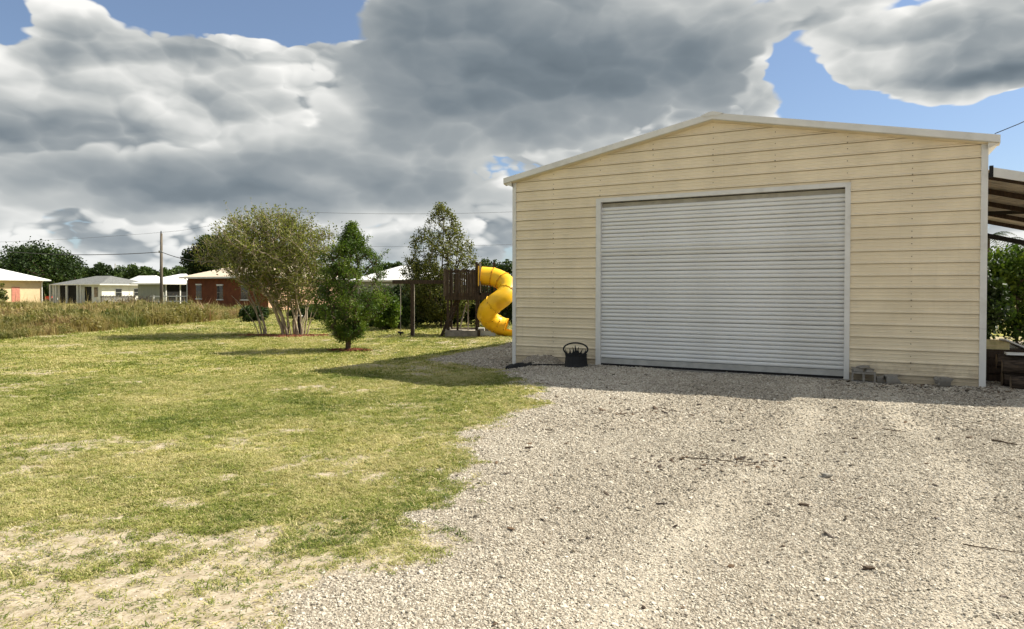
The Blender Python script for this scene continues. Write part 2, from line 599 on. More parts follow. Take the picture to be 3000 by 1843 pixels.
M['leaf_olive'] = leaf_mat('olive_leaf', (0.028, 0.040, 0.009), (0.10, 0.118, 0.028), (0.27, 0.26, 0.07), 0.4)
M['leaf_dark'] = leaf_mat('dark_leaf', (0.009, 0.019, 0.004), (0.023, 0.046, 0.009), (0.062, 0.098, 0.017), 0.22)
M['leaf_mid'] = leaf_mat('mid_leaf', (0.020, 0.040, 0.010), (0.050, 0.085, 0.018), (0.105, 0.145, 0.035), 0.3)
M['dry'] = leaf_mat('dry_stem', (0.10, 0.065, 0.035), (0.20, 0.15, 0.085), (0.36, 0.28, 0.17), 0.2)


# ------------------------------------------------------------------ ground
def ground_material():
    m = bpy.data.materials.new('ground_soil')
    m.use_nodes = True
    N = NT(m.node_tree)
    b = N.n['Principled BSDF']
    tc = N.new('ShaderNodeTexCoord')
    v = tc.outputs['Object']
    ga = N.new('ShaderNodeAttribute', attribute_name='gravel').outputs['Fac']
    da = N.new('ShaderNodeAttribute', attribute_name='grass').outputs['Fac']
    n1 = N.noise(v, 9.0, 6, 0.62)
    n2 = N.noise(v, 60.0, 4, 0.6)
    n3 = N.noise(v, 0.9, 4, 0.55)
    sand = N.mix(N.smooth(n1, 0.3, 0.7), (0.30, 0.25, 0.175, 1), (0.46, 0.40, 0.305, 1))
    sand = N.mix(N.smooth(n2, 0.50, 0.66), sand, (0.25, 0.195, 0.125, 1))
    vo = N.new('ShaderNodeTexVoronoi')
    N.l.new(v, vo.inputs['Vector'])
    vo.inputs['Scale'].default_value = 46.0
    cellv = N.new('ShaderNodeSeparateColor')
    N.l.new(vo.outputs['Color'], cellv.inputs[0])
    grav = N.mix(cellv.outputs[0], (0.25, 0.22, 0.178, 1), (0.49, 0.44, 0.36, 1))
    grav = N.mix(N.smooth(vo.outputs['Distance'], 0.3, 0.7), grav, (0.20, 0.17, 0.13, 1))
    grav = N.mix(N.smooth(n3, 0.52, 0.8), grav, (0.235, 0.20, 0.155, 1))
    ta = N.new('ShaderNodeAttribute', attribute_name='track').outputs['Fac']
    grav = N.mix(N.math('MULTIPLY', ta, 0.8), grav, N.mix(N.smooth(n1, 0.3, 0.7), (0.35, 0.31, 0.245, 1), (0.47, 0.425, 0.345, 1)))
    base = N.mix(N.smooth(ga, 0.25, 0.8), sand, grav)
    gn = N.noise(v, 14.0, 5, 0.65)
    lo = N.noise(v, 0.35, 3, 0.5)
    thatch = N.mix(N.smooth(gn, 0.3, 0.7), (0.13, 0.118, 0.034, 1), (0.36, 0.31, 0.12, 1))
    thatch = N.mix(N.smooth(lo, 0.35, 0.7), thatch, N.mix(N.smooth(gn, 0.35, 0.7), (0.17, 0.18, 0.03, 1), (0.42, 0.38, 0.10, 1)))
    base = N.mix(N.smooth(N.math('ADD', da, N.math('MULTIPLY', N.math('SUBTRACT', gn, 0.5), 0.5)), 0.15, 0.75), base, thatch)
    N.l.new(base, b.inputs['Base Color'])
    b.inputs['Roughness'].default_value = 0.95
    b.inputs['Specular IOR Level'].default_value = 0.1
    bp = N.new('ShaderNodeBump')
    bp.inputs['Strength'].default_value = 0.7
    bp.inputs['Distance'].default_value = 0.02
    h = N.math('ADD', N.math('MULTIPLY', n1, 0.6), N.math('MULTIPLY', vo.outputs['Distance'], N.math('MULTIPLY', ga, -0.8)))
    N.l.new(h, bp.inputs['Height'])
    N.l.new(bp.outputs[0], b.inputs['Normal'])
    return m


def axis(a, b, step, lo, hi):
    inner = np.arange(a, b + 1e-6, step)
    out, s, p = [], step, b
    while p < hi:
        s *= 1.13
        p += s
        out.append(p)
    left, s, p = [], step, a
    while p > lo:
        s *= 1.13
        p -= s
        left.append(p)
    return np.array(left[::-1] + list(inner) + out)


def build_ground():
    xs = axis(-8.0, 9.5, 0.07, -900, 900)
    ys = axis(2.2, 17.5, 0.07, -300, 1500)
    X, Y = np.meshgrid(xs, ys)
    x, y = X.ravel(), Y.ravel()
    z = gz(x, y)
    g, d = masks(x, y)
    nx, ny = len(xs), len(ys)
    i = np.arange(nx * ny).reshape(ny, nx)
    f = np.stack([i[:-1, :-1], i[:-1, 1:], i[1:, 1:], i[1:, :-1]], -1).reshape(-1, 4)
    o = arr_mesh('ground', np.stack([x, y, z], 1), f, ground_material(), attrs={'gravel': g, 'grass': d, 'track': tracks(x, y)}, smooth=True)
    tag(o, kind='structure')


build_ground()


# ------------------------------------------------------------------ metal garage
RIB = 0.2286
Z0 = 3.783          # height of the rib just above the door
W0, W1 = -0.085, 9.25
MID = (W0 + W1) / 2
SLOPE = 0.2
RIDGE = 5.31


def wall_top(t):
    return RIDGE - 0.15 - SLOPE * abs(t - MID)


def strip_profile():
    # (distance in front of the wall plane, height above the strip's lower edge)
    return [(-0.022, 0.0), (-0.022, 0.013), (0.026, 0.0135), (0.026, 0.030), (0.003, 0.052), (0.000, 0.054), (0.000, 0.098), (0.005, 0.104), (0.005, 0.114), (0.000, 0.120),
            (0.000, 0.160), (0.005, 0.166), (0.005, 0.176), (0.000, 0.182), (0.000, RIB)]


def siding_strip(parent, t0, t1, zb, ztop=None, gable=True, ya=0.0, flip=1.0):
    prof = [(d, zb + z) for d, z in strip_profile()]
    vs, fs = [], []
    rows = []
    zmax = ztop if ztop is not None else 99
    for d, z in prof:
        z = min(z, zmax)
        if gable:
            hw = (RIDGE - 0.15 - z) / SLOPE
            a, b = max(t0, MID - hw), min(t1, MID + hw)
            if b <= a:
                a = b = MID
        else:
            a, b = t0, t1
        rows.append((a, b, ya - d * flip, z))
    rows = [r for k, r in enumerate(rows) if r[1] - r[0] > 0.0 or k == 0 or rows[k - 1][1] - rows[k - 1][0] > 0]
    if len(rows) < 2 or rows[0][1] - rows[0][0] < 0.02:
        return None
    for a, b, y, z in rows:
        vs += [(a, y, z), (b, y, z)]
    for i in range(len(rows) - 1):
        fs.append((2 * i, 2 * i + 1, 2 * i + 3, 2 * i + 2))
    return MB().add(vs, fs).build('siding_panel', M['siding'], parent)


def build_garage():
    g = thing('metal_garage', 'beige metal garage with a low gable and one wide roll-up door', 'garage', GO, PSI)
    DL, DR = 2.028, 7.121         # outside of the door trim
    HT = 3.737                    # top of the door trim
    fw = bpy.data.objects.new('front_wall', None)
    col.objects.link(fw)
    fw.parent = g
    k = 17
    zb = Z0 - 17 * RIB
    for i in range(-1, 30):
        z = zb + i * RIB
        if z > RIDGE:
            break
        if i < 0:
            zb2 = z - 0.35
            for a, b in ((0.0, DL), (DR, 9.155)):
                MB().add([(a, 0, -0.5), (b, 0, -0.5), (b, 0, zb), (a, 0, zb)], [(0, 1, 2, 3)]).build('base_sheet', M['siding'], fw)
            continue
        if i < 17:
            top = HT - 0.02 if False else None
            siding_strip(fw, 0.0, DL + 0.02, z)
            siding_strip(fw, DR - 0.02, 9.155, z)
        else:
            siding_strip(fw, 0.0, 9.155, z)
    MB().add([(DL, 0.0, HT - 0.03), (DR, 0.0, HT - 0.03), (DR, 0.0, Z0 + 0.002), (DL, 0.0, Z0 + 0.002)], [(0, 1, 2, 3)]).build('base_sheet', M['siding'], fw)
    # screws of the sheets
    mb = MB()
    for t in (0.98, 2.12, 3.32, 4.58, 5.78, 7.06, 8.12):
        for i in range(0, 25):
            z = zb + i * RIB + 0.135
            if z > wall_top(t) - 0.03 or (DL - 0.05 < t < DR + 0.05 and z < HT + 0.03):
                continue
            mb.lathe([(0.0105, 0.0), (0.0105, 0.004), (0.006, 0.008), (0.0, 0.008)], 6,
                     Matrix.Translation((t, -0.002, z)) @ Matrix.Rotation(math.pi / 2, 4, 'X'))
            if (i * 7 + int(t * 10)) % 5 == 0:
                mb.lathe([(0.014, 0.0), (0.014, 0.004), (0.0, 0.009)], 6,
                         Matrix.Translation((t, -0.026, z - 0.135 + 0.02)) @ Matrix.Rotation(math.pi / 2, 4, 'X'))
    tag(mb.build('screws', mat('screw_washer', (0.22, 0.18, 0.12), 0.6, 0.3, 9), fw), kind='stuff')
    # corner trims
    for a, b in ((W0, 0.004), (9.150, W1)):
        m = MB()
        m.box(a, b, -0.028, 0.10, -0.45, 4.34)
        m.build('corner_trim', M['trim'], g)
    for a, b, zj in ((W0, 0.004, 0.84), (9.150, W1, 1.02)):
        MB().box(a - 0.001, b + 0.001, -0.0305, 0.05, zj, zj + 0.007).build('trim_joint', M['galv'], g)
    # door frame
    MB().box(DL, DL + 0.112, -0.030, 0.16, -0.05, HT - 0.0005).build('door_jamb', M['trim'], g)
    MB().box(DR - 0.095, DR, -0.030, 0.16, -0.05, HT - 0.0005).build('door_jamb', M['trim'], g)
    MB().box(DL + 0.112, DR - 0.095, -0.031, 0.16, HT - 0.082, HT + 0.003).build('door_header', M['trim'], g)
    MB().box(DL + 0.105, DR - 0.09, 0.075, 0.10, 3.545, 3.632).build('curtain_hood', mat('dull_hood_metal', (0.34, 0.32, 0.26), 0.6, 0.15, 4), g)
    MB().box(DL + 0.02, DR - 0.02, 0.19, 0.24, 3.40, HT + 0.02).build('lintel_back', M['rubber'], g)
    # roll-up door
    dr = bpy.data.objects.new('roll_up_door', None)
    col.objects.link(dr)
    dr.parent = g
    a, b = DL + 0.108, DR - 0.09
    pitch = 0.0845
    prof = []
    for q in range(9):
        u = q / 8
        prof.append((0.021 * math.sin(math.pi * u) ** 0.6 if 0.05 < u < 0.95 else -0.020, u * pitch))
    vs, fs = [], []
    for d, z in prof:
        vs += [(0, -d, z), (b - a, -d, z)]
    for i in range(len(prof) - 1):
        fs.append((2 * i, 2 * i + 1, 2 * i + 3, 2 * i + 2))
    first = None
    nsl = 40
    for i in range(nsl):
        z = 0.17 + i * pitch
        # the curtain bows a little where its two sheets overlap
        y = 0.062 - 0.016 * math.exp(-((z - 2.62) / 0.26) ** 2) + 0.004 * math.sin(i * 1.7)
        tilt = 0.42 * math.exp(-((z - 2.55) / 0.13) ** 2) - 0.16 * math.exp(-((z - 2.85) / 0.16) ** 2) - (0.10 if z > 2.7 else 0.0)
        if first is None:
            first = MB().add(vs, fs).build('door_slat', M['door'], dr, smooth=False)
            s = first
        else:
            s = first.copy()
            col.objects.link(s)
            s.parent = dr
        rs = random.Random(i)
        s.location = (a, y + rs.uniform(-0.002, 0.002), z + rs.uniform(-0.0015, 0.0015))
        s.rotation_euler = (tilt + rs.uniform(-0.05, 0.05), rs.uniform(-0.0006, 0.0006), 0)
    MB().box(a, b, 0.098, 0.11, 0.05, 3.53).build('curtain_backing', M['galv'], dr)
    m = MB().box(a, b, 0.030, 0.075, 0.055, 0.165)
    m.box(a, b, 0.022, 0.03, 0.150, 0.160)
    m.build('bottom_bar', M['galv'], dr)
    MB().box(a, b, 0.026, 0.074, 0.005, 0.0545).build('rubber_seal', M['rubber'], dr)
    MB().box(DL + 0.01, DR - 0.01, -0.12, 0.3, -0.3, 0.006).build('concrete_sill', M['concrete'], g)
    # side and back walls
    LEN = 10.0
    for t, fl in ((W0 + 0.03, -1), (W1 - 0.03, 1)):
        m = MB()
        prof = []
        for i in range(0, 19):
            for d, z in strip_profile()[:-1]:
                zz = zb + i * RIB + z
                if zz < 4.26:
                    prof.append((d, zz))
        prof.append((0, 4.26))
        prof.insert(0, (0, -0.4))
        vs, fs = [], []
        for d, z in prof:
            vs += [(t + fl * d, 0.0, z), (t + fl * d, LEN, z)]
        for i in range(len(prof) - 1):
            fs.append((2 * i, 2 * i + 1, 2 * i + 3, 2 * i + 2))
        m.add(vs, fs).build('side_wall', M['siding'], g)
    MB().add([(W0, LEN, -0.4), (W1, LEN, -0.4), (W1, LEN, 4.24), (MID, LEN, RIDGE - 0.16), (W0, LEN, 4.24)], [(4, 3, 2, 1, 0)]).build('back_wall', M['siding'], g)
    # roof: two ribbed slopes, fascia trim on the gable, ridge cap
    RL, RR = W0 - 0.18, W1 + 0.15
    FO = -0.14
    roof = bpy.data.objects.new('roof', None)
    col.objects.link(roof)
    roof.parent = g
    for side, te in ((-1, RL), (1, RR)):
        vs, fs = [], []
        y = FO
        row = []
        while y < LEN + 0.14:
            for dy, dz in ((0, 0.0), (0.16, 0.0), (0.175, 0.018), (0.205, 0.018), (0.22, 0.0)):
                row.append((y + dy, dz))
            y += 0.2286
        row = [(min(q, LEN + 0.14), h) for q, h in row]
        for q, h in row:
            vs += [(MID, q, RIDGE + h - 0.012), (te, q, RIDGE - SLOPE * abs(te - MID) + h - 0.012)]
        for i in range(len(row) - 1):
            fs.append((2 * i, 2 * i + 1, 2 * i + 3, 2 * i + 2))
        MB().add(vs, fs).build('roof_slope', M['roofm'], roof)
        # under side
        e = RIDGE - SLOPE * abs(te - MID)
        MB().add([(MID, FO, RIDGE - 0.128), (te, FO, e - 0.128), (te, 0.0, e - 0.150), (MID, 0.0, RIDGE - 0.150)], [(0, 1, 2, 3)]).build('soffit', M['siding'], roof)
        # gable fascia, one side
        a = MID + side * 0.0
        m = MB()
        top = [(a, RIDGE + 0.012), (te, e + 0.012)]
        m.add([(a, FO - 0.015, RIDGE + 0.014), (te, FO - 0.015, e + 0.014), (te, FO - 0.015, e - 0.108), (a, FO - 0.015, RIDGE - 0.108),
               (a, FO + 0.04, RIDGE + 0.022), (te, FO + 0.04, e + 0.022), (te, FO + 0.012, e - 0.126), (a, FO + 0.012, RIDGE - 0.126)],
              [(0, 1, 2, 3), (0, 4, 5, 1), (3, 2, 6, 7), (1, 5, 6, 2)])
        m.build('gable_fascia', M['trim'], roof)
        # eave edge
        MB().box(min(te, te - side * 0.02), max(te, te - side * 0.02), FO + 0.001, LEN + 0.14, e - 0.12, e + 0.004).build('eave_trim', M['trim'], roof)
        # the small boxed return under the corner
        x0, x1 = (te + 0.01, W0 + 0.02) if side < 0 else (W1 - 0.02, te - 0.01)
        zt0 = RIDGE - SLOPE * abs(x0 - MID) - 0.125
        zt1 = RIDGE - SLOPE * abs(x1 - MID) - 0.125
        zc = min(zt0, zt1)
        m = MB()
        if side < 0:
            m.add([(x0, FO + 0.01, zt0), (x1, FO + 0.01, zt1), (x1, FO + 0.05, zc - 0.07), (x0, LEN, zt0), (x1, LEN, zc - 0.07)], [(0, 2, 1), (0, 3, 4, 2)])
        else:
            m.add([(x1, FO + 0.01, zt1), (x0, FO + 0.01, zt0), (x0, FO + 0.05, zc - 0.07), (x1, LEN, zt1), (x0, LEN, zc - 0.07)], [(0, 1, 2), (0, 2, 4, 3)])
        m.build('eave_return', M['trim'], roof)
    m = MB()
    m.add([(MID - 0.22, FO - 0.03, RIDGE - 0.022), (MID - 0.08, FO - 0.03, RIDGE + 0.024), (MID, FO - 0.03, RIDGE + 0.040), (MID + 0.08, FO - 0.03, RIDGE + 0.024), (MID + 0.22, FO - 0.03, RIDGE - 0.022),
           (MID - 0.22, LEN + .15, RIDGE - 0.022), (MID - 0.08, LEN + .15, RIDGE + 0.024), (MID, LEN + .15, RIDGE + 0.040), (MID + 0.08, LEN + .15, RIDGE + 0.024), (MID + 0.22, LEN + .15, RIDGE - 0.022),
           (MID - 0.10, FO - 0.03, RIDGE - 0.06), (MID, FO - 0.03, RIDGE - 0.04), (MID + 0.10, FO - 0.03, RIDGE - 0.06)],
          [(0, 1, 6, 5), (1, 2, 7, 6), (2, 3, 8, 7), (3, 4, 9, 8), (0, 10, 11, 12, 4, 3, 2, 1)])
    m.build('ridge_cap', M['trim'], roof)
    # lean-to canopy on the right side
    lt = thing('lean_to_canopy', 'open lean-to canopy with ribbed metal roof on the garage right side', 'canopy', GO, PSI)
    X0, X1, D1 = W1 + 0.02, W1 + 4.2, 6.9
    zt = lambda t: 3.80 - 0.27 * (t - X0)
    vs, fs, row = [], [], []
    y = -0.02
    while y < D1:
        for dy, dz in ((0, 0.0), (0.13, 0.0), (0.15, 0.022), (0.19, 0.022), (0.21, 0.0)):
            row.append((y + dy, dz))
        y += 0.2286
    for q, h in row:
        vs += [(X0, q, zt(X0) + h), (X1, q, zt(X1) + h)]
    for i in range(len(row) - 1):
        fs.append((2 * i, 2 * i + 2, 2 * i + 3, 2 * i + 1))
    MB().add(vs, fs).build('roof_sheet', mat('canopy_roof_metal', (0.44, 0.40, 0.34), 0.45, 0.15, 3.0), lt)
    MB().add([(X0, -0.05, zt(X0) + 0.04), (X1, -0.05, zt(X1) + 0.04), (X1, -0.05, zt(X1) - 0.12), (X0, -0.05, zt(X0) - 0.12),
              (X0, 0.0, zt(X0) + 0.045), (X1, 0.0, zt(X1) + 0.045), (X1, -0.02, zt(X1) - 0.12), (X0, -0.02, zt(X0) - 0.12)],
             [(0, 3, 2, 1), (0, 1, 5, 4), (3, 7, 6, 2)]).build('fascia', M['trim'], lt)
    MB().box(X0 - 0.005, X0 + 0.05, -0.055, 0.0, zt(X0) - 0.14, zt(X0) + 0.06).build('flashing', M['rubber'], lt)
    for q in (0.25, 1.9, 3.6, 5.2, D1 - 0.1):
        MB().bar((X0, q, zt(X0) - 0.075), (X1, q, zt(X1) - 0.075), 0.06, 0.10).build('rafter', M['oldwood'], lt)
    MB().bar((X0 + 0.15, D1 - 0.25, zt(X0) - 0.10), (X0 + 2.2, 0.4, zt(X0 + 2.2) - 0.16), 0.05, 0.08).build('brace', M['black'], lt)
    MB().bar((X0, D1 + 0.05, zt(X0) - 0.42), (X1, D1 + 0.05, zt(X1) - 0.42), 0.08, 0.12).build('tie_beam', M['black'], lt)
    for q in (0.15, 3.5, D1 - 0.05):
        MB().box(X1 - 0.14, X1 - 0.04, q - 0.05, q + 0.05, -0.3, zt(X1) - 0.02).build('post', M['oldwood'], lt)
    # supply wire to the roof corner
    p = Vector(gar(RR - 0.07, -0.08) + (4.40,))
    pts = []
    q = Vector((13.5, 11.0, 8.4))
    for i in range(15):
        u = i / 14
        r = p.lerp(q, u)
        r.z -= 0.5 * 4 * u * (1 - u)
        pts.append(r)
    tag(MB().tube(pts, 0.008, 5).build('supply_wire', M['wire'], smooth=True), 'dark supply wire rising from the garage roof right corner', 'wire')


build_garage()

# ------------------------------------------------------------------ things by the garage
def rough_chunk(seed, sx, sy, sz, n=2):
    """a broken lump: a subdivided box pushed about"""
    rng = random.Random(seed)
    import bmesh
    bm = bmesh.new()
    bmesh.ops.create_cube(bm, size=1.0)
    bmesh.ops.subdivide_edges(bm, edges=bm.edges[:], cuts=n, use_grid_fill=True)
    off = [rng.uniform(0, 99) for _ in range(3)]
    for v in bm.verts:
        p = v.co.copy()
        k = 0.80 + 0.35 * math.sin(off[0] + p.x * 5 + p.y * 3) * math.cos(off[1] + p.z * 4) + rng.uniform(-0.06, 0.06)
        v.co = Vector((p.x * sx * k, p.y * sy * (0.9 + 0.2 * math.sin(off[2] + p.z * 3)), p.z * sz * (0.92 + 0.1 * math.sin(off[1] + p.x * 4))))
    mb = MB()
    mb.add([v.co[:] for v in bm.verts], [[v.index for v in f.verts] for f in bm.faces])
    bm.free()
    return mb


def at_gar(t, s, dz=0.0):
    x, y = gar(t, s)
    return (x, y, gz1(x, y) + dz)


def build_fire_pit():
    o = thing('fire_pit', 'black iron fire pit with flame cutouts inside an oval hoop', 'fire pit', at_gar(1.72, -0.42, -0.02), PSI * 0.45)
    # flat-sided drum
    MB().lathe([(0.0, 0.0), (0.29, 0.0), (0.30, 0.03), (0.285, 0.10), (0.27, 0.26), (0.275, 0.31), (0.255, 0.31), (0.235, 0.27), (0.0, 0.24)], 24).build('drum', M['black'], o)
    MB().lathe([(0.30, 0.0), (0.31, 0.02), (0.29, 0.045), (0.27, 0.02)], 24).build('foot_ring', M['black'], o)
    pts = [(0.305 * math.cos(a), -0.10 + 0.02 * math.sin(a), 0.43 + 0.15 * math.sin(a)) for a in np.linspace(0, 2 * math.pi, 41)]
    MB().tube(pts, 0.019, 8, cap=False).build('oval_hoop', M['black'], o, smooth=True)
    # tongues of flame cut from plate
    def flame(x, w, h, lean):
        n = 9
        L, Rr = [], []
        for i in range(n):
            u = i / (n - 1)
            c = x + lean * u * u + 0.012 * math.sin(u * 5 + x * 20)
            ww = w * (1 - u) ** 0.8 * (1 + 0.25 * math.sin(u * 7))
            L.append((c - ww, 0.25 + h * u))
            Rr.append((c + ww, 0.25 + h * u))
        vs = [(p[0], -0.115, p[1]) for p in L] + [(p[0], -0.115, p[1]) for p in Rr] + [(p[0], -0.100, p[1]) for p in L] + [(p[0], -0.100, p[1]) for p in Rr]
        fs = []
        for i in range(n - 1):
            fs += [(i, n + i, n + i + 1, i + 1), (2 * n + i + 1, 3 * n + i + 1, 3 * n + i, 2 * n + i), (i, i + 1, 2 * n + i + 1, 2 * n + i), (n + i, 3 * n + i, 3 * n + i + 1, n + i + 1)]
        MB().add(vs, fs).build('flame_cutout', M['black'], o)
    for a in ((0.0, 0.055, 0.29, 0.0), (-0.06, 0.045, 0.24, -0.01), (0.065, 0.045, 0.245, 0.015), (-0.13, 0.045, 0.20, -0.035), (0.13, 0.045, 0.20, 0.04),
              (-0.19, 0.040, 0.15, -0.05), (0.19, 0.040, 0.15, 0.05), (-0.235, 0.03, 0.20, -0.02), (0.235, 0.03, 0.20, 0.02)):
        flame(*a)


build_fire_pit()
bpy.data.objects['fire_pit'].scale = (0.88, 0.88, 0.93)

# low black form standing in for a dark patch at the wall and the hose running from it
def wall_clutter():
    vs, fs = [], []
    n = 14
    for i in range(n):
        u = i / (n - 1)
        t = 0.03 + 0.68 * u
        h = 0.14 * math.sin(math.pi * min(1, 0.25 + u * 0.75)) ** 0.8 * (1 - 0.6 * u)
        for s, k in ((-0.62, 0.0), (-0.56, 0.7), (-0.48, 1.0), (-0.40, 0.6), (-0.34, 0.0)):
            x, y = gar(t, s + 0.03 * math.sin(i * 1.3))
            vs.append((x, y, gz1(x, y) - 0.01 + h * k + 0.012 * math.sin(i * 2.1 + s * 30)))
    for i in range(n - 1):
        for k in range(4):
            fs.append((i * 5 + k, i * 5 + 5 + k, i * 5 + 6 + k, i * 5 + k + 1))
    tag(MB().add(vs, fs).build('plastic_sheet', M['rubber'], smooth=True), 'low black form standing in for a dark patch at the garage left corner', 'sheet')
    pts = []
    for i in range(26):
        u = i / 25
        x, y = gar(0.62 + 1.0 * u, -0.52 - 0.07 * math.sin(u * 5))
        pts.append((x, y, gz1(x, y) + 0.016))
    tag(MB().tube(pts, 0.017, 7).build('garden_hose', M['rubber'], smooth=True), 'black hose on the gravel running to the fire pit', 'hose')


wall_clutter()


def build_blocks():
    # hollow concrete block lying on its face: two square holes towards the viewer
    o = thing('cinder_block', 'hollow concrete block with two square holes beside the roll-up door', 'concrete block', at_gar(7.36, -0.16, -0.01), 0.0)
    o.rotation_euler = (0, 0.02, PSI)
    m = MB()
    w, h, d, q = 0.40, 0.20, 0.19, 0.032
    m.box(-w / 2, w / 2, -d / 2, d / 2, 0, q)
    m.box(-w / 2, w / 2, -d / 2, d / 2, h - q, h)
    m.box(-w / 2, -w / 2 + q, -d / 2, d / 2, q, h - q)
    m.box(w / 2 - q, w / 2, -d / 2, d / 2, q, h - q)
    m.box(-q / 2 - 0.004, q / 2 + 0.004, -d / 2, d / 2, q, h - q)
    m.build('block_shell', M['concrete'], o)
    lab = ['flat broken slab on the hollow block, left piece', 'broken slab lump on the hollow block, right piece', 'thin grey shard on the hollow block, topmost piece']
    for i, (dx, dz, sx, sz) in enumerate(((-0.10, 0.235, 0.21, 0.075), (0.10, 0.228, 0.17, 0.06), (0.0, 0.285, 0.22, 0.035))):
        c = rough_chunk(5 + i, sx, 0.13, sz).build('concrete_shard', M['concrete'])
        c.location = at_gar(7.36 + dx, -0.16, dz - 0.005)
        c.rotation_euler = (0.05 * i, 0.06 - 0.08 * i, PSI + 0.1 * i)
        tag(c, lab[i], 'concrete piece', 'broken concrete along the wall')
    data = [(7.64, -0.17, 0.15, 0.15, 0.12, 'small rounded grey lump between block and larger chunk'), (7.82, -0.20, 0.24, 0.18, 0.165, 'squarish grey concrete chunk just right of the hollow block'),
            (8.62, -0.16, 0.27, 0.18, 0.165, 'lone grey concrete chunk against beige wall near the right corner')]
    for i, (t, s, sx, sy, sz, l) in enumerate(data):
        c = rough_chunk(21 + i, sx, sy, sz).build('concrete_chunk', M['concrete'])
        c.location = at_gar(t, s, sz * 0.52)
        c.rotation_euler = (0.1, 0.12 * (i - 1), PSI + 0.2 * i)
        tag(c, l, 'concrete piece', 'broken concrete along the wall')


build_blocks()


def build_log_pile():
    spots = [(9.95, -0.05, 0.10, 2.6, 0.12, 'low front log of the dark pile beside the garage corner'), (9.75, 0.22, 0.14, 2.8, 0.15, 'middle log in the bottom row of the dark pile'),
             (9.9, 0.58, 0.15, 2.6, 0.15, 'rear log in the bottom row of the dark pile'), (9.85, 0.10, 0.36, 2.5, 0.12, 'front log in the upper row of the dark pile'),
             (9.7, 0.42, 0.42, 2.7, 0.14, 'rear log in the upper row of the dark pile')]
    for i, (t, s, z, L, r, l) in enumerate(spots):
        rng = random.Random(40 + i)
        x, y = gar(t - 0.35 + 0.12 * (i % 3), s)
        o = thing('log', l, 'log', (x, y, gz1(x, y) + z), PSI + rng.uniform(-0.06, 0.06), 'logs stacked under the canopy')
        n = 9
        pts = [(L * k / (n - 1), rng.uniform(-0.02, 0.02), rng.uniform(-0.015, 0.015)) for k in range(n)]
        MB().tube(pts, [r * rng.uniform(0.88, 1.08) for _ in range(n)], 12, cap=False).build('bark', M['log'], o)
        for xx in (0.0, L):
            MB().lathe([(0.0, 0.0), (r * 0.9, 0.0)], 12, Matrix.Translation((xx + (0.004 if xx else -0.004), 0, 0)) @ Matrix.Rotation(math.pi / 2, 4, 'Y')).build('cut_end', M['logend'], o)
    b = MB().bar((0, 0, 0), (0.62, 0.25, -0.20), 0.12, 0.025).build('grey_board', M['trim'])
    b.location = Vector(gar(9.62, 0.9)) .to_3d() + Vector((0, 0, 0.80))
    tag(b, 'pale board lying tilted on top of the log pile', 'board')
    b = MB().box(-0.17, 0.17, -0.12, 0.12, 0, 0.035).build('flat_offcut', M['whitewall'], rz=PSI, loc=(Vector(gar(9.75, 0.35)).to_3d() + Vector((0, 0, 0.565))))
    tag(b, 'small pale offcut on the upper row of logs', 'board')
    m = MB()
    o = thing('cardboard_box', 'small pale yellow box sitting at the garage corner behind the logs', 'box', Vector(gar(9.55, 1.15)).to_3d() + Vector((0, 0, 0.60)), PSI)
    MB().box(-0.2, 0.2, -0.12, 0.12, 0, 0.17).build('carton', mat('yellowed_card', (0.55, 0.47, 0.24), 0.8, 0.25, 6), o)
    MB().box(-0.203, 0.203, -0.123, 0.123, 0.06, 0.07).build('tape', M['cream'], o)
    c = thing('storage_crate', 'dark crate standing behind the log pile under the box', 'crate', Vector(gar(9.7, 1.15)).to_3d(), PSI)
    MB().box(-0.4, 0.5, -0.2, 0.3, -0.05, 0.60).build('crate_body', M['oldwood'], c)
    for k in range(4):
        MB().box(-0.41, 0.51, -0.225, -0.201, 0.02 + k * 0.145, 0.13 + k * 0.145).build('slat', M['oldwood'], c)


build_log_pile()


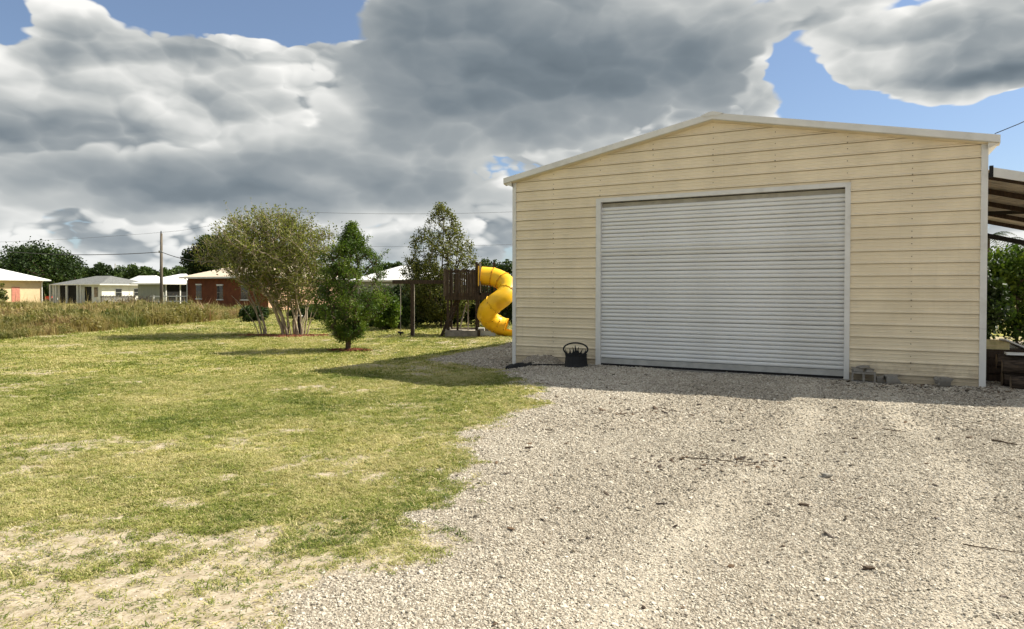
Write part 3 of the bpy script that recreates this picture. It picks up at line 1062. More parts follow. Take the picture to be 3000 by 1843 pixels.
def loose_bits():
    # a few things lying on the gravel that can be told apart
    def gp(x, y):
        Y = CAMZ * 1950 / (y - 852)
        return px(x, Y), Y
    X, Y = gp(2425, 1402)
    c = rough_chunk(70, 0.085, 0.06, 0.035).build('stone', M['concrete'], loc=(X, Y, gz1(X, Y) + 0.016), rz=0.3)
    tag(c, 'flat grey stone alone on the gravel in front of the door', 'stone')
    for (x0, y0), (x1, y1), r, l in (((2912, 1292), (2985, 1306), 0.012, 'dark stick on the gravel at the right edge, near the shade'),
                                     ((2830, 1600), (2995, 1622), 0.005, 'long thin twig on the gravel at the lower right'),
                                     ((1590, 1262), (1625, 1264), 0.006, 'short twig on gravel near the lawn edge'),
                                     ((2590, 1260), (2660, 1268), 0.006, 'thin brown twig on gravel right of the door'),
                                     ((2000, 1345), (2220, 1360), 0.006, 'long brown twig on gravel in front of the door')):
        a, b = gp(x0, y0), gp(x1, y1)
        rng = random.Random(int(x0))
        pts = []
        for i in range(7):
            u = i / 6
            X, Y = a[0] + (b[0] - a[0]) * u, a[1] + (b[1] - a[1]) * u + rng.uniform(-0.012, 0.012)
            pts.append((X, Y, gz1(X, Y) + r + rng.uniform(0, 0.008)))
        tag(MB().tube(pts, [r * (1 - 0.5 * i / 6) for i in range(7)], 6).build('twig', M['bark']), l, 'twig', 'twigs on the gravel')
    for i, (x, y, s, l) in enumerate(((2360, 1482, 0.05, 'dark bark chip on gravel in front of the door, left of centre'), (2553, 1676, 0.05, 'dark bark chip on the gravel, lowest of all'),
                                      (1550, 1316, 0.055, 'dark bark chip on gravel close to the lawn edge'), (2508, 1290, 0.05, 'dark bark chip on gravel below the right jamb'),
                                      (2845, 1286, 0.06, 'dark bark chip on gravel left of the dark stick'))):
        X, Y = gp(x, y)
        c = rough_chunk(90 + i, s * 1.5, s * 0.6, s * 0.4).build('bark_chip', M['bark'], loc=(X, Y, gz1(X, Y) + s * 0.18), rz=-0.3 + i * 0.2)
        tag(c, l, 'bark chip', 'bark chips on the gravel')


loose_bits()


# ------------------------------------------------------------------ play set
def catmull(P, n=10):
    P = [Vector(p) for p in P]
    P = [P[0] * 2 - P[1]] + P + [P[-1] * 2 - P[-2]]
    out = []
    for i in range(1, len(P) - 2):
        for k in range(n):
            t = k / n
            out.append(0.5 * ((2 * P[i]) + (P[i + 1] - P[i - 1]) * t + (2 * P[i - 1] - 5 * P[i] + 4 * P[i + 1] - P[i + 2]) * t * t + (3 * P[i] - P[i - 1] - 3 * P[i + 1] + P[i + 2]) * t ** 3))
    out.append(P[-2])
    return out


def build_playset():
    Y = 26.0
    S = 1950 / Y
    x0 = px(1400, Y)
    zb = gz1(x0, Y)
    o = thing('play_fort', 'dark weathered wooden play fort with slatted platform', 'playset', (x0, Y, zb))
    X = lambda p: (p - 1400) / S
    Z = lambda p: (985 - p) / S
    W = M['oldwood']
    D = 1.5
    # posts
    for p, y, top in ((1312, 0.0, 770), (1396, 0.0, 768), (1312, D, 770), (1396, D, 768), (1445, D, 764)):
        MB().box(X(p) - 0.045, X(p) + 0.045, y - 0.045, y + 0.045, -0.1, Z(top) if p != 1312 else Z(790)).build('post', W, o)
    MB().box(X(1396) + 0.10, X(1396) + 0.17, -0.05, 0.04, Z(865), Z(768)).build('tower_post', M['greywood'], o)
    MB().box(X(1338) - 0.04, X(1338) + 0.04, 0.4, 0.48, -0.1, Z(872)).build('post', W, o)
    MB().box(X(1367) - 0.03, X(1367) + 0.03, 0.9, 0.96, -0.1, Z(872)).build('post', M['greywood'], o)
    MB().box(X(1424) - 0.03, X(1424) + 0.03, D, D + 0.06, -0.1, Z(872)).build('post', M['greywood'], o)
    # platform boards
    for k in range(11):
        MB().box(X(1305), X(1445), -0.03 + k * 0.142, 0.095 + k * 0.142, Z(872), Z(868)).build('deck_board', W, o)
    MB().box(X(1303), X(1446), -0.07, -0.035, Z(879), Z(864)).build('rim_beam', W, o)
    # slats of the railing, front and left
    for k in range(15):
        p = 1305 + k * 6.2
        if k in (2, 4):
            continue
        MB().box(X(p) - 0.037, X(p) + 0.037, -0.085, -0.065, Z(868), Z(790 + (k * 37 % 5) - 2)).build('slat', W if k % 4 else M['bark'], o)
    for k in range(9):
        MB().box(X(1303) - 0.06, X(1303) - 0.04, 0.05 + k * 0.165, 0.14 + k * 0.165, Z(868), Z(791)).build('slat', W, o)
    for k in range(12):
        p = 1308 + k * 7.4
        MB().box(X(p) - 0.035, X(p) + 0.035, D + 0.05, D + 0.07, Z(868), Z(800)).build('slat', M['greywood'] if k % 3 == 1 else W, o)
    for z in (795, 862):
        MB().box(X(1303), X(1400), -0.064, -0.03, Z(z) - 0.04, Z(z) + 0.04).build('rail', W, o)
    # stub platform to the slide
    MB().box(X(1398), X(1446), -0.05, -0.015, Z(876), Z(858)).build('rim_beam', W, o)
    for k in range(5):
        p = 1404 + k * 8
        MB().box(X(p) - 0.03, X(p) + 0.03, -0.05, -0.03, Z(858), Z(836)).build('slat', W, o)
    # ladder rails leaning to the left and cross pieces
    MB().bar((X(1292), 0.1, -0.02), (X(1336), 0.3, Z(874)), 0.07, 0.10).build('leaning_rail', W, o)
    MB().bar((X(1297), 0.9, -0.02), (X(1341), 1.1, Z(874)), 0.07, 0.10).build('leaning_rail', W, o)
    for k in range(1, 5):
        u = k / 5
        MB().bar((X(1292 + 44 * u), 0.1 + 0.2 * u, Z(874) * u), (X(1297 + 44 * u), 0.9 + 0.2 * u, Z(874) * u), 0.09, 0.035).build('rung', W, o)
    MB().bar((X(1342), 0.9, 0.25), (X(1360), 1.2, Z(890)), 0.03, 0.06).build('brace', M['greywood'], o)
    # sand box frame beneath
    MB().box(X(1305), X(1399), -0.16, -0.11, -0.02, Z(968)).build('sandbox_board', M['greywood'], o)
    MB().box(X(1399), X(1407), -0.18, -0.05, -0.02, Z(966)).build('sandbox_board', W, o)
    MB().box(X(1407), X(1452), 0.0, 0.05, -0.02, Z(970)).build('sandbox_board', M['whitewall'], o)
    MB().box(X(1305), X(1311), -0.11, D, -0.02, Z(966)).build('sandbox_board', M['greywood'], o)
    MB().box(X(1309), X(1452), D, D + 0.05, -0.02, Z(966)).build('sandbox_board', M['greywood'], o)
    MB().box(X(1312), X(1400), -0.10, D - 0.02, -0.06, Z(972)).build('sand', mat('pale_sand', (0.55, 0.49, 0.40), 0.95, 0.1, 10), o)
    MB().box(X(1400), X(1418), 0.2, 0.6, 0.12, Z(963)).build('step', M['whitewall'], o)
    # yellow tube slide
    s = thing('tube_slide', 'bright yellow spiral tube slide of bolted plastic sections', 'slide', (x0, Y, zb))
    path = catmull([(X(1409), 0.25, Z(808)), (X(1446), 0.22, Z(812)), (X(1476), 0.05, Z(826)), (X(1489), -0.28, Z(846)), (X(1477), -0.58, Z(868)),
                    (X(1451), -0.66, Z(888)), (X(1430), -0.46, Z(908)), (X(1430), -0.12, Z(930)), (X(1452), 0.10, Z(949)), (X(1478), 0.12, Z(960)),
                    (X(1505), 0.06, Z(966)), (X(1535), -0.02, Z(968))], 10)
    r = 0.365
    cuts = [0, 9, 19, 35, 52, 66, 80, 91, len(path) - 1]
    for i in range(len(cuts) - 1):
        seg = path[cuts[i]:cuts[i + 1] + 1]
        if len(seg) < 2:
            continue
        if i == len(cuts) - 2:
            # open chute at the exit
            mb = MB()
            n = 12
            vs, fs = [], []
            for j, p in enumerate(seg):
                d = (seg[min(j + 1, len(seg) - 1)] - seg[max(j - 1, 0)]).normalized()
                w = d.cross(Vector((0, 0, 1))).normalized()
                u = w.cross(d)
                for k in range(n + 1):
                    a = math.pi * 1.05 + math.pi * 0.9 * k / n
                    vs.append(p + (w * math.cos(a) + u * math.sin(a)) * r)
            for j in range(len(seg) - 1):
                for k in range(n):
                    a = j * (n + 1) + k
                    fs.append((a, a + 1, a + n + 2, a + n + 1))
            mb.add(vs, fs).build('exit_chute', M['yellow'], s, smooth=True)
        else:
            MB().tube(seg, r, 26, cap=False).build('tube_section', M['yellow'], s, smooth=True)
        if 0 < i:
            p, q = path[cuts[i]], path[cuts[i] + 1]
            d = (q - p).normalized()
            f = MB().tube([p - d * 0.020, p - d * 0.018, p + d * 0.018, p + d * 0.020], [r - 0.01, r + 0.022, r + 0.022, r - 0.01], 26, cap=False).build('flange', M['yellow_d'] if i in (1, 2) else M['yellow'], s, smooth=False)
            bm_ = MB()
            w = d.orthogonal().normalized()
            u = d.cross(w)
            for k in range(10):
                a = 2 * math.pi * k / 10
                c = p + (w * math.cos(a) + u * math.sin(a)) * (r + 0.034)
                bm_.box(c.x - 0.012, c.x + 0.012, c.y - 0.012, c.y + 0.012, c.z - 0.012, c.z + 0.012)
            tag(bm_.build('bolts', M['rubber'], f), kind='stuff')
    MB().box(X(1401), X(1403.5), -0.2, 0.7, Z(838), Z(780)).build('entry_panel', M['yellow'], s)
    # swing post with beam, rope and disc seat
    Ys = 26.3
    zb2 = gz1(px(1208, Ys), Ys)
    sw = thing('swing_frame', 'tall dark wooden swing post with beam reaching to the play fort', 'swing frame', (px(1208, Ys), Ys, zb2))
    q = lambda p: (p - 1208) / 1950 * Ys
    zz = lambda p: pz(p, Ys) - zb2
    MB().box(-0.065, 0.065, -0.06, 0.06, -0.2, zz(828)).build('post', W, sw)
    MB().box(0.066, 0.085, -0.05, 0.05, -0.2, zz(834)).build('edge_board', M['greywood'], sw)
    MB().box(q(1150), q(1303), -0.05, 0.05, zz(833), zz(822)).build('beam', W, sw)
    d = thing('disc_swing', 'dark disc swing hanging on a rope left of the post', 'swing', (px(1173, Ys), Ys, gz1(px(1173, Ys), Ys)))
    MB().tube([(0, 0, zz(972)), (0.01, 0, zz(900)), (0, 0, zz(826))], 0.014, 6).build('rope', M['greywood'], d)
    MB().lathe([(0, 0), (0.10, 0.0), (0.13, 0.03), (0.12, 0.06), (0.02, 0.07), (0, 0.07)], 16, Matrix.Translation((0, 0, zz(979))) @ Matrix.Rotation(0.2, 4, 'Y')).build('seat', M['black'], d)
    MB().tube([(0, 0, zz(985)), (0, 0, zz(975))], 0.03, 8).build('knot', M['black'], d)


build_playset()


# ------------------------------------------------------------------ houses and poles
def house(name, label, x, y, L, Wd, eave, rise, wall, roofm, front=(), side=(), over=0.55, ridge=None, yaw=PSI, extra=None, gutter=True):
    """local x runs left from the near right corner along the shaded front (negative), local y back along the lit side"""
    o = thing(name, label, 'house', (x, y, gz1(x, y)), yaw)
    MB().add([(-L, 0, -0.3), (0, 0, -0.3), (0, Wd, -0.3), (-L, Wd, -0.3), (-L, 0, eave), (0, 0, eave), (0, Wd, eave), (-L, Wd, eave)],
             [(0, 1, 5, 4), (1, 2, 6, 5), (2, 3, 7, 6), (3, 0, 4, 7)]).build('wall', wall, o)
    a = over
    rl = ridge if ridge is not None else max(0.6, L - Wd)
    cx = -L / 2
    r0, r1 = (cx - rl / 2, Wd / 2), (cx + rl / 2, Wd / 2)
    e = eave
    vs = [(-L - a, -a, e), (a, -a, e), (a, Wd + a, e), (-L - a, Wd + a, e), (r0[0], r0[1], e + rise), (r1[0], r1[1], e + rise)]
    fs = [(0, 1, 5, 4), (1, 2, 5), (2, 3, 4, 5), (3, 0, 4), (3, 2, 1, 0)]
    rf = MB().add(vs, fs).build('roof', roofm, o)
    if gutter:
        m = MB()
        m.box(-L - a, a, -a - 0.03, -a, e - 0.14, e + 0.01).box(a, a + 0.03, -a - 0.03, Wd + a, e - 0.14, e + 0.01)
        m.build('fascia', M['trim'], rf)
    for (p, w, zb, h) in front:
        f = MB().box(p - w / 2 - 0.05, p + w / 2 + 0.05, -0.045, 0.02, zb - 0.05, zb + h + 0.05).build('window', M['greywood'], o)
        MB().box(p - w / 2, p + w / 2, -0.060, -0.0455, zb, zb + h * 0.48).build('pane', M['glass'], f)
        MB().box(p - w / 2, p + w / 2, -0.060, -0.0455, zb + h * 0.52, zb + h).build('pane', M['glass'], f)
        MB().box(p - w / 2 - 0.12, p + w / 2 + 0.12, -0.09, 0.01, zb - 0.13, zb - 0.051).build('sill', M['whitewall'], f)
        MB().box(p - w / 2 - 0.10, p + w / 2 + 0.10, -0.08, 0.01, zb + h + 0.051, zb + h + 0.17).build('lintel', M['whitewall'], f)
    for (p, w, zb, h) in side:
        f = MB().box(-0.02, 0.045, p - w / 2 - 0.05, p + w / 2 + 0.05, zb - 0.05, zb + h + 0.05).build('window', M['whitewall'], o)
        MB().box(0.0455, 0.060, p - w / 2, p + w / 2, zb, zb + h * 0.48).build('pane', M['glass'], f)
        MB().box(0.0455, 0.060, p - w / 2, p + w / 2, zb + h * 0.52, zb + h).build('pane', M['glass'], f)
    return o


def build_houses():
    # brick house: near corner at column 785
    Y = 58.0
    b = house('brick_house', 'red brick house with cream hip roof behind the crepe myrtle', px(785, Y), Y, 10.6, 9.0, 3.0, 1.55, M['brick'], M['creamroof'],
              front=[(-9.0, 0.62, 1.05, 1.15), (-6.1, 0.66, 1.0, 1.15), (-2.9, 0.75, 1.0, 1.15)], side=[(3.0, 0.9, 1.0, 1.2), (6.5, 0.9, 1.0, 1.2)], ridge=3.2)
    MB().tube([(-10.5, -0.5, 2.95), (-10.55, -0.1, 2.7), (-10.55, -0.1, 0)], 0.05, 6).build('downspout', M['trim'], b)
    # sunlight on the brick side wall painted in as a paler peach panel
    MB().box(0.004, 0.03, 0.02, 8.98, -0.2, 2.98).build('sunlit_side', mat('sunlit_peach_wall', (0.62, 0.40, 0.27), 0.9, 0.1, 2.0), b)
    # cream house at the left edge
    Y = 92.0
    L = 11.0
    ex, ey = px(124, Y), Y
    x, y = ex + SU * L, ey - CU * L
    h = house('cream_house', 'cream stucco house with white roof at the left edge', x, y, 12.0, L, 3.15, 2.2, M['cream'], M['whiteroof'], over=0.75, ridge=1.5)
    MB().box(0.005, 0.05, 7.25, 8.2, 0, 2.15).build('door', M['reddoor'], h)
    MB().tube([(0.7, 10.9, 3.1), (0.1, 10.9, 2.8), (0.1, 10.9, 0.0)], 0.07, 6).build('downspout', M['trim'], h)
    # grey roofed white house
    Y = 86.0
    h = house('white_house', 'white house with grey shingle hip roof and dark carport', px(298, Y), Y, 10.0, 6.4, 2.55, 1.15, M['whitewall'], M['shingle'],
              front=[(-1.2, 0.7, 0.9, 1.2)], side=[(2.2, 0.8, 1.0, 0.9), (4.7, 0.8, 1.0, 0.9)], ridge=3.4)
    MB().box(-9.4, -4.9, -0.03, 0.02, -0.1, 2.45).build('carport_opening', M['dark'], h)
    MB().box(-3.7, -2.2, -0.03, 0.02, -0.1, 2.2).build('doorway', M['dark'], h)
    for p in (-9.7, -7.2, -4.7, -4.0):
        MB().box(p - 0.1, p + 0.1, -0.45, -0.25, -0.1, 2.54).build('porch_post', M['whitewall'], h)
    MB().add([(-11.3, -0.5, 2.5), (-8.8, -0.5, 2.5), (-8.8, 5.0, 2.5), (-11.3, 5.0, 2.5), (-10.6, 2.2, 3.0), (-8.8, 2.2, 3.1)],
             [(0, 1, 5, 4), (1, 2, 5), (2, 3, 4, 5), (3, 0, 4), (3, 2, 1, 0)]).build('carport_roof', M['shingle'], h)
    for p in (-11.2, -10.4):
        MB().box(p - 0.1, p + 0.1, -0.4, -0.2, -0.1, 2.5).build('carport_post', M['whitewall'], h)
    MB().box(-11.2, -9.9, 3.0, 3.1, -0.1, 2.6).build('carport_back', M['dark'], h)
    # low white roofed house between
    Y = 76.0
    h = house('pale_house', 'house with broad white roof and screened porch left of the brick house', px(478, Y), Y, 4.6, 8.5, 2.55, 1.2, M['greywall'], M['whiteroof'], over=0.6, ridge=1.0)
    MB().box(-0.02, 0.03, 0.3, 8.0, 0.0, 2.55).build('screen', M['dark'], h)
    for p in (0.3, 2.1, 3.9, 5.7, 7.5):
        MB().box(0.031, 0.12, p - 0.06, p + 0.06, 0, 2.5).build('porch_post', M['whitewall'], h)
    MB().box(0.031, 0.10, 0.2, 8.0, 1.0, 1.08).build('porch_rail', M['whitewall'], h)
    # house on the far side of the play set
    Y = 60.0
    h = house('grey_house', 'grey sided house with white roof behind the swing post', px(1235, Y), Y, 7.5, 7.0, 2.75, 1.45, M['greywall'], M['whiteroof'],
              front=[(-0.9, 0.8, 1.0, 1.35), (-4.2, 0.9, 1.0, 1.2)], side=[(2.0, 1.0, 1.0, 1.2)], over=0.5, ridge=2.4)
    MB().box(0.004, 0.03, 0.02, 6.98, -0.2, 2.7).build('sunlit_side', M['whitewall'], h)  # sun on the grey side wall painted in as a white panel
    # white shed beyond the cream house
    Y = 108.0
    h = thing('white_shed', 'low white shed beside the cream house', 'shed', (px(147, Y), Y, gz1(px(147, Y), Y)), PSI)
    MB().box(-2.2, 1.2, 0, 3, -0.1, 1.9).build('wall', M['whitewall'], h)
    MB().add([(-2.5, -0.4, 1.9), (1.5, -0.4, 1.9), (1.5, 3.3, 1.9), (-2.5, 3.3, 1.9), (-2.5, 1.5, 2.5), (1.5, 1.5, 2.5)], [(0, 1, 5, 4), (2, 3, 4, 5), (1, 2, 5), (3, 0, 4), (3, 2, 1, 0)]).build('roof', M['whiteroof'], h)
    MB().box(-1.6, 0.6, -0.03, 0.01, 0.7, 1.5).build('window', M['glass'], h)
    Y = 118.0
    h = thing('far_house', 'distant white roof seen above the grey shingle house', 'house', (px(390, Y), Y, gz1(px(390, Y), Y)), PSI)
    MB().box(-4.0, 3.0, 0, 6, -0.1, 2.6).build('wall', M['cream'], h)
    MB().add([(-4.6, -0.5, 2.6), (3.6, -0.5, 2.6), (3.6, 6.5, 2.6), (-4.6, 6.5, 2.6), (-3, 3, 4.4), (2, 3, 4.4)], [(0, 1, 5, 4), (1, 2, 5), (2, 3, 4, 5), (3, 0, 4), (3, 2, 1, 0)]).build('roof', M['whiteroof'], h)
    # fences
    Y = 74.0
    f = thing('rail_fence', 'white post and rail fence left of the brick house', 'fence', (px(450, Y), Y, gz1(px(450, Y), Y)))
    for k in range(4):
        MB().box(k * 1.28 - 0.06, k * 1.28 + 0.06, -0.06, 0.06, -0.1, 1.25).build('post', M['whitewall'], f)
    for z in (0.55, 1.1):
        MB().box(-0.3, 4.0, -0.09, -0.061, z - 0.05, z + 0.05).build('rail', M['whitewall'], f)
    Y = 80.0
    f = thing('picket_fence', 'dark wooden fence in front of the white house', 'fence', (px(295, Y), Y, gz1(px(295, Y), Y)))
    for k in range(30):
        MB().box(k * 0.14, k * 0.14 + 0.085, -0.02, 0.02, -0.05, 1.05 + 0.04 * (k * 7 % 3)).build('picket', M['oldwood'], f)
    for z in (0.3, 0.95):
        MB().box(-0.05, 4.25, -0.05, -0.021, z - 0.04, z + 0.04).build('rail', M['oldwood'], f)
    # red mower by the shed
    Y = 96.0
    t = thing('garden_machine', 'small red and white machine parked beside the cream house', 'machine', (px(152, Y), Y, gz1(px(152, Y), Y)))
    MB().box(-0.8, 0.1, -0.3, 0.3, 0.35, 0.75).box(-0.75, -0.05, -0.26, 0.26, 0.75, 0.85).build('hood', M['red'], t)
    MB().box(0.1, 0.85, -0.32, 0.32, 0.35, 0.62).build('body', M['whitewall'], t)
    MB().box(0.35, 0.75, -0.25, 0.25, 0.62, 0.72).box(0.68, 0.76, -0.25, 0.25, 0.72, 1.15).build('seat', M['black'], t)
    for a, r in ((-0.5, 0.22), (0.55, 0.33)):
        for s in (-0.38, 0.38):
            MB().lathe([(0, -0.09), (r, -0.09), (r, 0.09), (0, 0.09)], 14, Matrix.Translation((a, s, r)) @ Matrix.Rotation(math.pi / 2, 4, 'X')).build('wheel', M['rubber'], t)
    # utility poles and wires
    Yp = 60.0
    tops = []
    for p, top, l in ((473, 687, 'weathered utility pole standing in the weeds left of the brick house'), (768, 622, 'utility pole top showing above the crepe myrtle')):
        X = px(p, Yp)
        g = gz1(X, Yp)
        o = thing('utility_pole', l, 'pole', (X, Yp, g), 0, 'utility poles')
        H = pz(top, Yp) - g
        MB().tube([(0, 0, -0.5), (0.0, 0, H * 0.5), (0.02, 0, H)], [0.15, 0.13, 0.10], 10).build('shaft', M['pole'], o, smooth=True)
        MB().tube([(0.02, -0.05, H), (0.02, -0.05, H + 0.22)], [0.06, 0.04], 8).build('insulator', M['black'], o)
        MB().box(-0.16, 0.16, -0.16, -0.10, H * 0.76 - 0.1, H * 0.76 + 0.1).build('bracket', M['galv'], o)
        tops.append(Vector((X, Yp, g + H + 0.1)))

    def wire(pts, sag, r, l):
        out = []
        for a, b in zip(pts[:-1], pts[1:]):
            for i in range(16):
                u = i / 16
                c = a.lerp(b, u)
                c.z -= sag * 4 * u * (1 - u)
                out.append(c)
        out.append(pts[-1])
        tag(MB().tube(out, r, 5).build('power_line', M['wire']), l, 'power line', 'power lines')
    P = lambda a, b, Y: Vector((px(a, Y), Y, pz(b, Y)))
    wire([P(-300, 715, 75), tops[0], tops[1]], 0.35, 0.010, 'thin upper power line meeting the top of the left pole')
    wire([tops[1], P(1503, 622, 60), P(2200, 560, 60)], 0.25, 0.012, 'upper power line running level to the garage eave')
    wire([P(-330, 690, 62), P(473, 741, 59.8), P(768, 742, 59.8)], 0.9, 0.032, 'thick sagging cable on the left pole')
    wire([P(768, 715, 60), P(1503, 717, 60), P(2200, 700, 60)], 0.25, 0.010, 'lower power line passing behind the tall sparse tree')
    Y = 260.0
    t = thing('radio_mast', 'thin mast on the horizon above the far trees', 'mast', (px(338, Y), Y, gz1(px(338, Y), Y)))
    MB().tube([(0, 0, 0), (0, 0, 12.0)], [0.35, 0.2], 6).build('mast_tube', M['galv'], t)
    # lantern under the crepe myrtle
    Y = 26.9
    t = thing('garden_lantern', 'dark garden lantern with white cap among the crepe myrtle stems', 'lantern', (px(876, Y), Y, gz1(px(876, Y), Y)))
    MB().box(-0.05, 0.05, -0.05, 0.05, -0.1, 0.55).build('post', M['black'], t)
    MB().box(-0.09, 0.09, -0.09, 0.09, 0.55, 0.76).build('lamp_body', M['black'], t)
    MB().box(-0.11, 0.11, -0.11, 0.11, 0.761, 0.80).build('cap', M['whitewall'], t)


build_houses()

# ------------------------------------------------------------------ vegetation helpers
def leaf_quads(C, size, rng, aspect=0.55, droop=0.0, fold=True):
    """one pointed leaf (two triangles in a quad) per centre"""
    n = len(C)
    a = rng.normal(size=(n, 3))
    a[:, 2] -= droop
    a /= np.linalg.norm(a, axis=1)[:, None]
    b = rng.normal(size=(n, 3))
    b -= a * (a * b).sum(1)[:, None]
    b /= np.linalg.norm(b, axis=1)[:, None]
    s = (size * rng.uniform(0.6, 1.4, n))[:, None]
    v = np.stack([C - a * s * 0.5, C + b * s * aspect * 0.5, C + a * s * 0.5, C - b * s * aspect * 0.5], 1)
    f = np.arange(4 * n).reshape(n, 4)
    return v.reshape(-1, 3), f


def crown_obj(parent, C, size, m, rng, name='crown', aspect=0.55, droop=0.0, tint=None):
    v, f = leaf_quads(C, size, rng, aspect, droop)
    t = rng.beta(2.2, 2.2, len(C)) if tint is None else np.clip(tint + rng.normal(0, 0.13, len(C)), 0, 1)
    return arr_mesh(name, v, f, m, parent, attrs={'tint': np.repeat(t, 4)})


def seg_tubes(A, B, ra, rb, n=5):
    d = B - A
    L = np.linalg.norm(d, axis=1)
    ok = L > 1e-5
    A, B, ra, rb, d, L = A[ok], B[ok], ra[ok], rb[ok], d[ok], L[ok]
    d = d / L[:, None]
    up = np.where((np.abs(d[:, 2]) > 0.9)[:, None], np.array([[1.0, 0, 0]]), np.array([[0, 0, 1.0]]))
    u = np.cross(d, up)
    u /= np.linalg.norm(u, axis=1)[:, None]
    w = np.cross(d, u)
    an = np.arange(n) * 2 * math.pi / n
    ring = u[:, None, :] * np.cos(an)[None, :, None] + w[:, None, :] * np.sin(an)[None, :, None]
    va = A[:, None, :] + ring * ra[:, None, None]
    vb = B[:, None, :] + ring * rb[:, None, None]
    v = np.concatenate([va, vb], 1)
    k = np.arange(n)
    q = np.stack([k, (k + 1) % n, (k + 1) % n + n, k + n], 1)
    f = (np.arange(len(A)) * 2 * n)[:, None, None] + q[None]
    return v.reshape(-1, 3), f.reshape(-1, 4)


def skeleton(stems, pts, rng, wz=0.8, jit=0.06, origin=None):
    """grow a branch graph: every crown point hangs on its cheapest earlier node"""
    nodes, par = [], []
    for st in stems:
        prev = -1
        for p in st:
            nodes.append(np.array(p, float))
            par.append(prev)
            prev = len(nodes) - 1
    origin = np.array(origin if origin is not None else np.mean([s[-1] for s in stems], 0))
    order = np.argsort(np.linalg.norm((pts - origin) * np.array([1, 1, 0.8]), axis=1))
    arr = np.zeros((len(nodes) + 2 * len(pts) + 4, 3))
    arr[:len(nodes)] = nodes
    cnt = len(nodes)
    for i in order:
        p = pts[i]
        q = arr[:cnt]
        dv = q - p
        dist = np.sqrt((dv ** 2).sum(1))
        cost = dist + wz * np.maximum(0, dv[:, 2] + 0.35 * dist)
        j = int(np.argmin(cost))
        if dist[j] > 0.45:
            mid = (q[j] + p) / 2 + rng.normal(0, jit * dist[j], 3)
            mid[2] += 0.05 * dist[j]
            arr[cnt] = mid
            par.append(j)
            j = cnt
            cnt += 1
        arr[cnt] = p
        par.append(j)
        cnt += 1
    nodes = arr[:cnt].copy()
    par = np.array(par)
    w = np.ones(cnt)
    for i in range(cnt - 1, -1, -1):
        if par[i] >= 0:
            w[par[i]] += w[i]
    return nodes, par, w


def branches_obj(parent, nodes, par, w, r0, m, power=0.42, name='branches', n=5, rmax=9):
    k = np.where(par >= 0)[0]
    r = np.minimum(r0 * w ** power, rmax)
    ra = np.minimum(r[par[k]], r[k] * 1.5)
    v, f = seg_tubes(nodes[par[k]], nodes[k], ra, r[k], n)
    return arr_mesh(name, v, f, m, parent, smooth=True)


def in_ellipsoid(n, c, r, rng, shell=0.55):
    d = rng.normal(size=(n, 3))
    d /= np.linalg.norm(d, axis=1)[:, None]
    q = rng.uniform(shell ** 3, 1, n) ** (1 / 3)
    return np.array(c) + d * q[:, None] * np.array(r)


